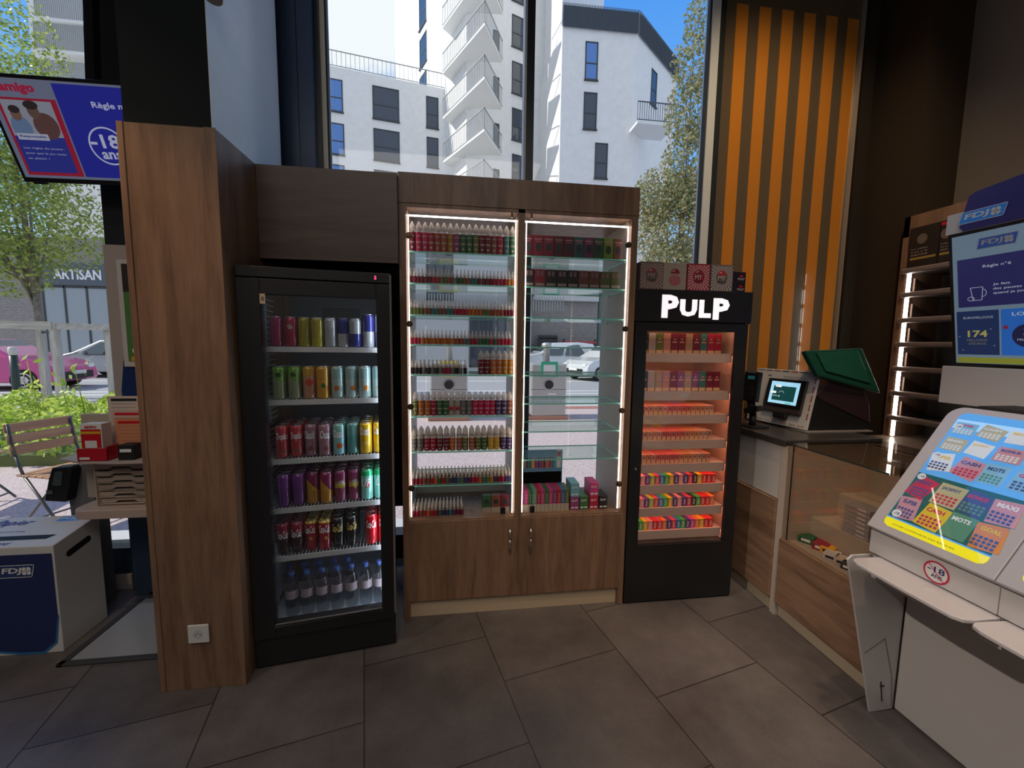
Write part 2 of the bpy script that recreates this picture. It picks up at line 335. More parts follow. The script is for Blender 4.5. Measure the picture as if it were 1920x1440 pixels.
# ------------------------------------------------------------------ outside: buildings
STUC = mat('white_stucco', (.86, .84, .82), .9, noise=.04, nscale=3)
PANE = mat('dark_window_pane', (.05, .065, .09), .06, 0, 0, 0, .8)
PANEB = mat('sky_tinted_pane', (.12, .26, .60), .08)  # the reflected sky's blue is put into the pane colour
FRAM = mat('anthracite_frame', (.05, .055, .06), .5)
RAIL = mat('grey_railing', (.32, .33, .34), .5)
def facade_window(b, p, n, quad, pm=PANE, name='window'):
    """quad: measured corners of an opening, carried onto the wall plane through p with outward normal n"""
    q = [atP(x, y, p, n) for x, y in quad]; n = Vector(n).normalized()
    u = Vector((q[1]-q[0]).to_tuple()); u.z = 0; u.normalize(); W = (q[1]-q[0]).dot(u)
    z1 = (q[0].z+q[1].z)/2; z0 = (q[2].z+q[3].z)/2; o = Vector((q[0].x, q[0].y, z0)); H = z1-z0; up = Vector((0, 0, 1))
    f = MB(); t = .07
    def blk(x0, x1, y0, y1, d0, d1, mb):
        vs_ = [o+u*x+up*y+n*d for x in (x0, x1) for y in (y0, y1) for d in (d0, d1)]
        mb.add(vs_, [(0, 1, 3, 2), (4, 6, 7, 5), (0, 4, 5, 1), (2, 3, 7, 6), (0, 2, 6, 4), (1, 5, 7, 3)])
    blk(0, t, 0, H, -.02, .035, f); blk(W-t, W, 0, H, -.02, .035, f); blk(0, W, H-t, H, -.02, .035, f); blk(0, W, 0, t, -.02, .035, f)
    blk(-.04, W+.04, -.07, 0, -.02, .12, f)
    if H > 1.6: blk(0, W, H*.42, H*.42+t, -.02, .03, f)
    wo = f.build(name, FRAM, b)
    g = MB(); blk(t, W-t, t, H-t, -.02, .012, g); g.build('pane', pm, wo)
    return wo
def railing(b, a, c, z, h, name='railing', step=.16, m_=None, w=.025):
    f = MB(); a = Vector(a); c = Vector(c); L_ = (c-a).length; k = max(2, int(L_/step))
    f.bar((a.x, a.y, z+h), (c.x, c.y, z+h), .05, .05); f.bar((a.x, a.y, z+.08), (c.x, c.y, z+.08), .04, .04)
    for i in range(k+1):
        p = a+(c-a)*(i/k); f.box(p.x-w/2, p.x+w/2, p.y-w/2, p.y+w/2, z+.06, z+h)
    return f.build(name, m_ or RAIL, b)
def block(name, label, pts, z0, z1, m_, cat='building'):
    b = thing(name, label, cat, (0, 0, 0)); MB().prism([(p.x, p.y) for p in pts], 'z', z0, z1).build('walls', m_, b); return b
def pn(a, c, side):
    d = (c-a); d.z = 0; d.normalize(); n = Vector((d.y, -d.x, 0)); n = n if n.dot(Vector((0, 0, 0))-a) > 0 else -n
    return a, n
# low white block on the west
zb = 20.6; A = atZ(613, 122, zb); B = atZ(835, 167, zb); A2 = A+(A-B)*1.4; back = Vector((.8, 3.2, 0))
wb = block('apartment_block', 'long white six-storey apartment block with a rooftop railing, west of the balcony tower', [A2, B, B+back, A2+back], 0, zb, STUC)
p, n = pn(A, B, 0)
for q in [[(613, 146), (642, 150), (642, 211), (613, 207)], [(618, 229), (645, 233), (645, 292), (618, 288)], [(620, 307), (646, 311), (646, 372), (620, 368)],
          [(698, 160), (748, 169), (749, 230), (699, 222)], [(700, 240), (749, 248), (750, 306), (701, 300)], [(701, 318), (750, 324), (750, 384), (701, 378)],
          [(799, 180), (822, 184), (822, 243), (799, 239)], [(800, 256), (822, 260), (822, 316), (800, 313)], [(800, 330), (822, 333), (822, 390), (800, 387)]]:
    facade_window(wb, p, n, q, PANEB if q[0][0] < 660 else PANE)
railing(wb, A2, B, zb, 1.05, m_=RAIL, step=.3)
# balcony tower
T1 = atZ(872, 1000, 0); 
def at_dist(px, d, y=700):
    r = ray(px, y); r.z = 0; r.normalize(); return Vector((r.x*d, r.y*d, 0))
T0 = at_dist(750, 44); T1 = at_dist(874, 29.6); T2 = at_dist(1012, 32.5)
tw = block('apartment_tower', 'white high-rise tower with a stack of corner balconies behind the long white block', [T0, T1, T2, T2+Vector((3, 14, 0)), T0+Vector((3, 12, 0))], 0, 44, STUC)
p, n = pn(T0, T1, 0)
for q in [[(786, -10), (799, -14), (799, 48), (786, 52)], [(787, 69), (800, 64), (800, 121), (787, 125)], [(787, 142), (800, 137), (800, 194), (787, 198)]]:
    facade_window(tw, p, n, q)
p, n = pn(T1, T2, 0)
for dy in (-57, 29, 116, 203, 289):
    facade_window(tw, p, n, [(960, dy), (983, dy+4), (983, dy+62), (960, dy+62)])
    facade_window(tw, p, n, [(925, dy+28), (936, dy+29), (936, dy+72), (925, dy+72)])
O1 = at_dist(905, 26.3); O0 = at_dist(832, 31.2); O2 = at_dist(936, 29.5); O3 = at_dist(872, 33)
SLAB = mat('pale_balcony_slab', (.80, .79, .77), .9)
for k in range(6):
    zz = 28.6-3.02*k
    zz = 1.5+ (654-(14+87.5*k))/757.26*26.1
    bal = MB().prism([(O0.x, O0.y), (O1.x, O1.y), (O2.x, O2.y), (T1.x, T1.y), (O3.x, O3.y)], 'z', zz, zz+.16).build('balcony', SLAB, tw)
    f = railing(bal, O0, O1, zz+.1, 1.25, step=.2); f = railing(bal, O1, O2, zz+.1, 1.25, step=.2)
# eastern building
ze = 20.8; C1 = atZ(1055, 47, ze); C2 = atZ(1195, 61, ze); C3 = atZ(1268, 148, ze); C0 = at_dist(1000, 33); C0.z = 0
eb = block('corner_apartment_building', 'white corner building with narrow windows and a dark roof terrace railing, nearest the striped wall', [C0, C1, C2, C3, C3+Vector((-6, 8, 0)), C0+Vector((6, 8, 0))], 0, ze, STUC)
S1 = C1+(C2-C1)*.0; Sa = C0+Vector((.3, .1, 0)); Sb = C1+(C0-C1).normalized()*.6; Sc = C1+(C2-C1)*.55+Vector((.2, 3.4, 0))
MB().prism([(Sa.x, Sa.y), (Sb.x, Sb.y), (Sc.x, Sc.y+.4), (C0.x+7, C0.y+6)], 'z', ze, 34).build('upper_storey', STUC, eb)
p, n = pn(C1, C2, 0)
for q, pm in [([(1098, 77), (1122, 80), (1120, 151), (1096, 150)], PANEB), ([(1095, 173), (1120, 174), (1117, 244), (1093, 242)], PANE), ([(1116, 268), (1140, 269), (1137, 336), (1114, 334)], PANE),
              ([(1098, 362), (1120, 363), (1118, 430), (1096, 429)], PANE)]:
    facade_window(eb, p, n, q, pm)
DRAIL = mat('dark_terrace_cladding', (.07, .085, .11), .6)
for a, c in ((C1, C2), (C2, C3)):
    f = MB(); nn = pn(a, c, 0)[1]*.12; aa = a+nn; cc = c+nn; f.bar((aa.x, aa.y, ze+.45), (cc.x, cc.y, ze+.45), .06, 1.15); 
    K = 50
    for i in range(K+1):
        q = aa+(cc-aa)*(i/K)+nn*.35; f.box(q.x-.02, q.x+.02, q.y-.02, q.y+.02, ze-.15, ze+1.15)
    f.build('terrace_railing', DRAIL, eb)
p, n = pn(C2, C3, 0)
facade_window(eb, p, n, [(1222, 127), (1232, 139), (1230, 203), (1220, 196)])
bal = None
b0 = atP(1188, 246, p, n); b1 = atP(1222, 246, p, n)
f = MB().box(b0.x-.3, b1.x+.2, b0.y-1.2, b0.y+.6, b0.z-.15, b0.z).build('balcony', SLAB, eb)
railing(f, (b0.x-.3, b0.y-1.2, 0), (b1.x+.2, b0.y-1.2, 0), b0.z, 1.1, step=.14, m_=DRAIL)
# dark brick shop row across the road (seen at both sides)
def brickmat(name, c1, c2, mort):
    m_, t, b = newmat(name); n_ = t.nodes; c = n_.new('ShaderNodeTexCoord'); mp_ = n_.new('ShaderNodeMapping'); mp_.inputs['Rotation'].default_value = (R_(90), 0, 0)
    t.links.new(c.outputs['Object'], mp_.inputs[0]); br = n_.new('ShaderNodeTexBrick'); t.links.new(mp_.outputs[0], br.inputs[0]); br.inputs['Scale'].default_value = 3.2
    br.inputs['Color1'].default_value = rgba(c1); br.inputs['Color2'].default_value = rgba(c2); br.inputs['Mortar'].default_value = rgba(mort); br.inputs['Mortar Size'].default_value = .03
    t.links.new(br.outputs['Color'], b.inputs['Base Color']); b.inputs['Roughness'].default_value = .9; return m_
BRK = brickmat('dark_brick', (.20, .175, .17), (.28, .245, .235), (.42, .40, .38))
def fbox(bname, label, x0, x1, y0, y1, z1, mt): 
    b = thing(bname, label, 'building', ((x0+x1)/2, y0, 0)); MB().box(x0, x1, y0, y1, 0, z1).build('walls', mt, b, loc=(-(x0+x1)/2, -y0, 0)); return b
def fwin(b, x0, x1, y, z0, z1, pm=PANE, nm='window', mull=1):
    bx, by = b.location.x, b.location.y; f = MB(); t = .09
    f.box(x0, x0+t, y-.05, y+.02, z0, z1).box(x1-t, x1, y-.05, y+.02, z0, z1).box(x0, x1, y-.05, y+.02, z1-t, z1).box(x0, x1, y-.05, y+.02, z0, z0+t)
    for k in range(1, mull+1): xx = x0+(x1-x0)*k/(mull+1); f.box(xx-t/2, xx+t/2, y-.05, y+.02, z0, z1)
    wo = f.build(nm, FRAM, b, loc=(-bx, -by, 0)); MB().box(x0+t, x1-t, y-.02, y+.02, z0+t, z1-t).build('pane', pm, wo); return wo
def AY(px, py, Y):
    r = ray(px, py); t = Y/r.y; return (r.x*t, CH+r.z*t)
YL = 24.
s1 = fbox('brick_shop', 'dark brick shop with a white lettered sign board across the road, behind the staked tree', -36, AY(206, 560, YL)[0]+2.2, YL, YL+8, 6.6, BRK)
bx, by = s1.location.x, s1.location.y
x0, z0 = AY(86, 612, YL); x1, z1 = AY(204, 535, YL)
fwin(s1, x0, x1, YL, .35, z1-.1, mat('grey_shop_glass', (.34, .38, .42), .15), mull=2)
xa, za = AY(70, 524, YL); xb, zb2 = AY(204, 505, YL)
MB().box(xa, xb+.4, YL-.14, YL-.02, za-.25, zb2+.25).build('sign_board', mat('slate_sign', (.10, .12, .15), .6), s1, loc=(-bx, -by, 0))
xs, zs = AY(100, 523, YL-.15); xe, ze2 = AY(189, 508, YL-.15)
text('ARTISAN', (xs, YL-.155, zs), (1, 0, 0), (0, 0, 1), xe-xs, .52, mat('sign_white', (.85, .85, .85), .5), s1, bold=.03).location = (-bx, -by, 0)
YM = 21.6
s2 = fbox('brick_block', 'tall dark brick building with barred ground floor across the road, behind the white estate car', AY(996, 600, YM)[0], AY(1120, 600, YM)[0], YM, YM+8, 8.5, BRK)
bx, by = s2.location.x, s2.location.y
xa, _ = AY(1008, 640, YM); xb, _ = AY(1042, 640, YM); f = MB()
for k in range(16): xx = xa+(xb-xa)*k/15; f.box(xx-.03, xx+.03, YM-.3, YM-.25, 0, 2.0)
f.box(xa, xb, YM-.3, YM-.25, 1.8, 1.86); f.build('fence', FRAM, s2, loc=(-bx, -by, 0))
xa, za = AY(1000, 556, YM); xb, zb2 = AY(1120, 545, YM); MB().box(xa, xb, YM-.3, YM-.02, za-.2, za+.9).build('canopy', mat('pale_canopy', (.6, .6, .6), .7), s2, loc=(-bx, -by, 0))
s3 = fbox('glazed_shop', 'low shop with green tinted shopfront across the road, beside the tall brick building', AY(1122, 600, YM)[0], AY(1190, 600, YM)[0], YM+.4, YM+8, 6.5, mat('pale_render', (.62, .62, .62), .9))
fwin(s3, AY(1124, 600, YM)[0], AY(1185, 600, YM)[0], YM+.38, .3, 5.2, mat('green_shop_glass', (.10, .20, .16), .1), mull=2)
s4 = fbox('pale_shop', 'pale grey rendered building with a grey upper band across the road, behind the yellow-signed bin', AY(740, 600, YM)[0], AY(990, 600, YM)[0], YM-1, YM+6, 9, mat('pale_grey_render', (.50, .51, .53), .9))
bx, by = s4.location.x, s4.location.y
fwin(s4, AY(800, 600, YM-1)[0], AY(850, 600, YM-1)[0], YM-1, 3.6, 6.6, mull=2); fwin(s4, AY(880, 600, YM-1)[0], AY(950, 600, YM-1)[0], YM-1, .3, 3.2, mull=3)
f = MB()
for k in range(60):
    xx = AY(744, 600, YM-1)[0]+k*.14; f.box(xx, xx+.05, YM-1.25, YM-1.2, 3.2, 3.9)
f.build('railing', RAIL, s4, loc=(-bx, -by, 0))
# grey-white block high on the far left with railings
YH = 34.
s5 = fbox('terraced_flats', 'white block of flats with grey slatted balcony rows, seen above the tree top', AY(60, 100, YH)[0], AY(215, 100, YH)[0], YH, YH+10, 34, STUC)
bx, by = s5.location.x, s5.location.y
for py in (-30, 30, 100):
    xa, zt = AY(60, py, YH-1.5); xb, zb2 = AY(215, py+45, YH-1.5); zl = zt-1.9
    sl = MB().box(xa, xb, YH-1.5, YH, zl-.2, zl).build('balcony', SLAB, s5, loc=(-bx, -by, 0)); f = MB()
    for k in range(40): xx = xa+(xb-xa)*k/40; f.box(xx, xx+.07, YH-1.52, YH-1.48, zl, zl+1.6)
    f.build('railing', RAIL, sl)

# ------------------------------------------------------------------ outside: plants
def leafmat(name, c1, c2, c3=None):
    m_, t, b = newmat(name); n_ = t.nodes; l = t.links; g = n_.new('ShaderNodeNewGeometry'); r = n_.new('ShaderNodeValToRGB')
    l.new(g.outputs['Random Per Island'], r.inputs[0]); r.color_ramp.elements[0].color = rgba(c1); r.color_ramp.elements[1].color = rgba(c2)
    if c3: x = r.color_ramp.elements.new(.93); x.color = rgba(c3); 
    l.new(r.outputs[0], b.inputs['Base Color']); b.inputs['Roughness'].default_value = .5
    tr = n_.new('ShaderNodeBsdfTranslucent'); l.new(r.outputs[0], tr.inputs[0]); x = n_.new('ShaderNodeMixShader'); x.inputs[0].default_value = .45
    l.new(b.outputs[0], x.inputs[1]); l.new(tr.outputs[0], x.inputs[2]); l.new(x.outputs[0], n_['Material Output'].inputs[0]); return m_
LEAF1 = leafmat('tree_leaves', (.17, .27, .07), (.42, .52, .16), (.55, .60, .14))
LEAF2 = leafmat('olive_leaves', (.20, .26, .12), (.52, .55, .32), (.45, .36, .18))
LEAFH = leafmat('hedge_leaves', (.26, .42, .04), (.66, .78, .10), (.75, .8, .2))
BARK = mat('bark', (.24, .20, .16), .9, noise=.3, nscale=12)
def leaf(mb, c, s, r):
    u = Vector((r.uniform(-1, 1), r.uniform(-1, 1), r.uniform(-1, 1))).normalized(); v = u.orthogonal().normalized(); v = (v*r.uniform(-1, 1)+u.cross(v)*r.uniform(-1, 1)).normalized()
    mb.add([c-u*s, c+v*s*.45, c+u*s, c-v*s*.45], [(0, 1, 2, 3)])
def tree(name, label, base, trunk_h, blobs, nleaf, size, lm, seed, tr=.09, group=None):
    r = random.Random(seed); t = thing(name, label, 'tree', base)
    if group: t['group'] = group
    top = max(b[2] for b in blobs); f = MB(); f.cyl((0, 0, 0), (0, 0, trunk_h), tr, tr*.8, 10); f.cyl((0, 0, trunk_h), (blobs[0][0]*.3, blobs[0][1]*.3, top*.85), tr*.8, tr*.2, 8)
    for b in blobs: f.cyl((0, 0, trunk_h*r.uniform(.8, 1.1)), (b[0]*.8, b[1]*.8, b[2]), tr*.4, tr*.1, 6)
    f.build('trunk', BARK, t); mb = MB(); V = sum(b[3]**2 for b in blobs)
    for b in blobs:
        for k in range(int(nleaf*b[3]**2/V)):
            while True:
                q = Vector((r.uniform(-1, 1), r.uniform(-1, 1), r.uniform(-1, 1)))
                if q.length < 1: break
            q = q*(.55+.45*r.random())/max(q.length, .3) if r.random() < .6 else q
            leaf(mb, Vector(b[:3])+Vector((q.x*b[3], q.y*b[3], q.z*b[3]*(b[4] if len(b) > 4 else 1))), size*r.uniform(.6, 1.2), r)
    mb.build('crown', lm, t, normals=False); return t
b = atZ(88, 745); 
tree('street_tree', 'staked street tree with a wide pale green crown beyond the hanging screen', (b.x, b.y, 0), 2.6,
     [(-.8, 0, 4.6, 1.7), (.4, .2, 4.4, 1.3), (-1.6, .5, 6.4, 1.9), (.1, 0, 6.6, 1.5), (-2.8, .3, 5.2, 1.5), (-1.0, 0, 8.4, 1.8), (-.3, -.2, 3.2, .8), (-2.0, 0, 3.7, 1.0), (-3.2, 0, 7.6, 1.6)], 30000, .062, LEAF1, 3)
e0 = at_dist(1262, 12.5)
tree('olive_tree', 'slender grey-green tree with airy foliage against the corner building', (e0.x, e0.y, 0), 2.2,
     [(-.1, 0, 3.4, 1.15), (-.15, 0, 4.7, 1.2, 1.0), (-.7, 0, 5.6, .75), (.2, 0, 5.6, .8), (.25, 0, 6.6, .85, 1.2), (.2, 0, 7.8, .8, 1.2), (.15, 0, 9.0, .62, 1.3), (.15, 0, 10.1, .38, 1.5), (.7, 0, 5.5, .7), (-.75, .1, 5.0, .4), (.7, .1, 7.5, .5)], 17000, .062, LEAF2, 5, tr=.07)
r_ = random.Random(11); mb = MB()
for k in range(16000):
    x = r_.uniform(-13.5, -3.3); y = r_.uniform(5.3, 8.4); 
    if x > -3.9+.25*(y-5.3): continue
    h = (.50+.10*math.sin(x*3.1)*math.cos(y*2.3)+.08*math.sin(x*9+y*7))*(min(1, (y-5.2)*2.4+.25))
    z = h*(1-abs(r_.gauss(0, .25))); z = max(z, .03); leaf(mb, Vector((x, y, z)), r_.uniform(.035, .07), r_)
o = mb.build('ground_cover_foliage', LEAFH, normals=False); tag(o, 'bright yellow-green leafy ground cover planting along the terrace edge', 'foliage', kind='stuff')
struct(Bx(-13.6, -3.2, 5.35, 8.4, -.01, .12).build('planting_bed_ground', mat('soil', (.12, .15, .05), .95)))
mb = MB()
for cx, px, pz in ((-1, 52, 690), (1, 140, 700), (0, 112, 720)):
    q = atP(px, pz, (0, 6.6, 0), Vector((0, 1, 0)))
    mb.cyl((q.x+.1, 6.6, .3), (q.x, 6.6, q.z+.1), .008, .004, 5)
    for k in range(9): leaf(mb, Vector((q.x+r_.uniform(-.12, .12), 6.6+r_.uniform(-.1, .1), q.z-.25+k*.05)), .06, r_)
o = mb.build('tall_shoots_foliage', LEAFH, normals=False); tag(o, 'few tall leafy shoots rising above the ground cover by the tree guard', 'foliage', kind='stuff')

# ------------------------------------------------------------------ outside: tree guard, bollard, chair, bins, cars
GWD = wood('weathered_wood', (.34, .31, .27), (.60, .56, .50), 'Z', .8); 
b = atZ(88, 745); tg = thing('tree_guard', 'weathered wooden tree guard with square posts and a top rail', 'tree guard', (b.x, b.y, 0))
def gx(px, py, Y): r = ray(px, py); t = Y/r.y; return r.x*t, CH+r.z*t
Yg = b.y-.75; xL, zL = gx(-30, 615, Yg); xR, _ = gx(106, 640, Yg); xR2, _ = gx(205, 640, Yg+.5); _, zt = gx(60, 606, Yg)
for px, Yp, nm in ((-40, Yg, 0), (105, Yg, 1), (205, Yg+.5, 2), (78, b.y-.25, 3)):
    x, _ = gx(px, 640, Yp); MB().box(x-.065-b.x, x+.065-b.x, Yp-.065-b.y, Yp+.065-b.y, 0, zt+(.0 if nm != 3 else -.1)).build('post', GWD, tg)
GWX = wood('weathered_rail', (.34, .31, .27), (.62, .58, .52), 'X', .8)
MB().bar((xL-.6-b.x, Yg-.07-b.y, zt-.05), (xR-b.x, Yg-.07-b.y, zt-.05), .05, .18).build('rail', GWX, tg)
MB().bar((xR-b.x, Yg-.05-b.y, zt-.06), (xR2-b.x+.1, Yg+.45-b.y, zt-.06), .05, .15).build('rail', GWX, tg)
MB().bar((xR-b.x, Yg-b.y, zt-.2), (.05, -.1, zt-.2), .02, .05).build('strap', mat('dark_strap', (.04, .04, .04), .6), tg)
b = atZ(33, 745); bo = thing('bollard', 'dark green metal bollard with a white cap beside the planting', 'bollard', (b.x, b.y, 0))
_, z1 = gx(20, 652, b.y); MB().lathe([(.075, 0), (.075, z1-.18)]).build('post', mat('bollard_green', (.03, .06, .055), .4), bo); MB().lathe([(.08, z1-.18), (.08, z1), (.05, z1+.02)]).build('cap', WHITEP, bo)

def chair(loc, rot, label):
    t = thing('folding_chair', label, 'chair', loc, rot, 'slatted terrace chairs'); WS = wood('teak_slats', (.36, .17, .09), (.60, .33, .18), 'X', .5); IR = mat('dark_iron', (.12, .12, .12), .45, .4)
    for k, z in enumerate((.60, .685, .77)): MB().box(-.21, .21, .205+k*.02, .22+k*.02, z, z+.07).build('back_slat', WS, t, bevel=.004)
    for k in range(6): MB().box(-.20, .20, -.2+k*.068, -.145+k*.068, .435, .452).build('seat_slat', WS, t, bevel=.003)
    for s in (-1, 1):
        MB().tube([(s*.19, -.24, 0), (s*.19, .14, .45), (s*.19, .20, .60), (s*.19, .25, .84)], .010).build('back_frame', IR, t)
        MB().tube([(s*.17, .26, 0), (s*.17, -.18, .44)], .010).build('leg', IR, t)
    MB().tube([(-.19, -.2, .05), (.19, -.2, .05)], .008).tube([(-.17, .22, .05), (.17, .22, .05)], .008).build('stretcher', IR, t)
    return t
chair((-3.125, 3.625, .0), R_(72), 'folding terrace chair with wooden slats and dark iron frame, showing its whole back')
chair((-4.35, 4.05, .0), R_(100), 'second slatted folding chair at the frame edge, only partly in view')

def bin_(loc, sc_, label, frame, fl):
    t = thing('compactor_bin', label, 'litter bin', loc, 0, 'steel compactor bins on the terrace edge'); S = mat('bin_steel', (.50, .49, .47), .4, .5)
    MB().box(-.36, .36, -.3, .3, .05, 1.12).build('body', S, t, bevel=.03); MB().box(-.4, .4, -.34, .34, -.0, .06).build('base', mat('bin_base', (.45, .22, .16), .7), t)
    MB().box(-.17, .17, -.315, -.3, .86, 1.16).build('sign', mat(fl, frame, .5), t); MB().box(-.12, .12, -.318, -.315, .90, 1.10).build('sign_paper', PAPER, t)
    f = MB(); ring(f, (0, -.305, .70), (1, 0, 0), (0, 0, 1), .12, .03); f.build('opening_ring', CHROME, t, normals=False)
    f = MB(); disc(f, (0, -.303, .70), (1, 0, 0), (0, 0, 1), .10); f.build('opening', MATTB, t, normals=False)
    MB().lathe([(.07, 1.12), (.06, 1.42), (.10, 1.44), (.10, 1.52), (.05, 1.54)]).build('vent', S, t)
    MB().box(-.02, .15, -.3035, -.3, .50, .525).build('maker_plate', TXW, t)
    for z in (.35, .6): MB().box(-.36, .36, -.303, -.3, z, z+.008).build('seam', FRAM, t)
    return t
b = atZ(1028, 786); bin_((b.x, b.y+.3, 0), 1, 'grey steel bin with round opening and green-framed notice', (.03, .42, .24), 'green_sign')
b = atZ(842, 788); bin_((b.x, b.y+.3, 0), 1, 'grey steel bin with a yellow-framed notice, behind the bottle shelves', (.85, .72, .12), 'yellow_sign')

def car(label, loc, rot, col, outline, belt, Lc, Wc, wheels, group='cars parked along the street', plate=True, name='car'):
    t = thing(name, label, 'car', loc, rot, group); P_ = mat('car_paint_'+label.split()[0], col, .25, .3, 0, 1.); n = len(outline); f = MB()
    def hw(z): return Wc/2 if z < belt else Wc/2*(1-.30*min(1, (z-belt)/.55))
    f.add([(x, -hw(z), z) for x, z in outline]+[(x, hw(z), z) for x, z in outline], [tuple(range(n)), tuple(range(n, 2*n))[::-1]]+[(i, n+i, n+(i+1) % n, (i+1) % n) for i in range(n)])
    f.build('body', P_, t, bevel=.05, seg=2)
    G = mat('car_glass', (.05, .07, .09), .05, 0, 0, 1); top = max(z for x, z in outline); roof = [x for x, z in outline if z > top-.06]; xa, xb = min(roof), max(roof)
    for s in (-1, 1):
        for u0, u1 in ((0, .47), (.53, 1)):
            xl0, xl1 = xa-.28, xb+.62; L0 = xl0+(xl1-xl0)*u0; L1 = xl0+(xl1-xl0)*u1; T0_ = xa+.02+(xb-xa)*u0; T1_ = xa+(xb-.05-xa)*u1; zb_, zt_ = belt+.03, top-.10
            MB().add([(L0, s*(hw(zb_)+.012), zb_), (L1, s*(hw(zb_)+.012), zb_), (T1_, s*(hw(zt_)+.012), zt_), (T0_, s*(hw(zt_)+.012), zt_)], [(0, 1, 2, 3)]).build('side_window', G, t)
    MB().add([(xb+.80, -hw(belt)*.86, belt+.04), (xb+.80, hw(belt)*.86, belt+.04), (xb+.12, hw(top)*.9, top-.04), (xb+.12, -hw(top)*.9, top-.04)], [(0, 1, 2, 3)]).build('windscreen', G, t)
    for x in wheels:
        for s in (-1, 1):
            wh = MB().cyl((x, s*(Wc/2-.16), .31), (x, s*(Wc/2+.015), .31), .31, n=24).build('wheel', mat('tyre', (.02, .02, .02), .8), t)
            f = MB().cyl((x, s*(Wc/2+.0), .31), (x, s*(Wc/2+.02), .31), .12, n=12)
            for k in range(5): a = 2*math.pi*k/5; f.bar((x, s*(Wc/2+.022), .31), (x+.19*math.cos(a), s*(Wc/2+.022), .31+.19*math.sin(a)), .05, .02)
            ring(f, (x, s*(Wc/2+.026), .31), (1, 0, 0), (0, 0, 1), .21, .035, n=20); f.build('rim', CHROME, wh, normals=False)
    xf = max(x for x, z in outline); xr = min(x for x, z in outline)
    for s in (-1, 1):
        MB().box(xf-.32, xf-.04, s*Wc*.36-.13, s*Wc*.36+.13, .60, .74).build('headlight', mat('headlight_lens', (.75, .78, .8), .1, 0, 0, 1), t, bevel=.03)
        MB().box(xr-.0, xr+.16, s*Wc*.42-.10, s*Wc*.42+.10, .70, .90).build('tail_light', mat('tail_lens', (.45, .03, .04), .2), t, bevel=.03)
        MB().box(xb+.35, xb+.52, s*(Wc/2+.02)-.07, s*(Wc/2+.02)+.07, belt+.02, belt+.15).build('mirror', P_, t, bevel=.02)
    MB().box(xf-.01, xf+.015, -Wc*.33, Wc*.33, .30, .52).build('grille', MATTB, t); MB().box(xf+.01, xf+.03, -.26, .26, .44, .55).build('number_plate', PAPER, t)
    return t
HATCH = [(-1.95, .25), (-1.98, .6), (-1.88, .95), (-1.55, 1.42), (-.9, 1.50), (.1, 1.48), (.95, 1.0), (1.6, .86), (1.9, .68), (1.98, .35), (1.9, .22)]
SUV = [(-2.1, .32), (-2.15, .7), (-2.05, 1.05), (-1.75, 1.58), (-1.0, 1.66), (.3, 1.62), (1.0, 1.14), (1.85, 1.02), (2.1, .8), (2.12, .4), (2.0, .3)]
q = at_dist(-6, 19.6, 700); car('pink metallic hatchback parked nose towards the tree guard post', (q.x, q.y, -.03), R_(8), srgb(205, 70, 140), HATCH, .9, 4, 1.75, (-1.25, 1.22))
q = at_dist(224, 23.1, 700); car('silver hatchback parked behind the pink car', (q.x, q.y, -.03), R_(176), (.38, .38, .40), HATCH, .9, 4, 1.75, (-1.25, 1.22))
q = at_dist(1040, 20.3, 700); car('white estate car seen side-on beyond the steel bin', (q.x, q.y, -.03), R_(184), (.75, .77, .80), SUV, 1.0, 4.2, 1.8, (-1.3, 1.3))
q = at_dist(1136, 19, 700); car('small white car half hidden behind the white estate car', (q.x, q.y, -.03), R_(205), (.80, .80, .80), HATCH, .9, 4, 1.7, (-1.25, 1.22))
q = at_dist(1085, 21.9, 700)
o = thing('cafe_awning', 'red slatted pavement stand beside the tall brick building', 'stand', (q.x, q.y, 0))
for k in range(5): MB().box(-.9, .9, -.1, .1, .3+.32*k, .42+.32*k).build('slat', mat('red_slats', (.55, .08, .09), .6), o)
for s in (-1, 1): MB().box(s*.85-.05, s*.85+.05, -.06, .06, 0, 1.8).build('post', FRAM, o)

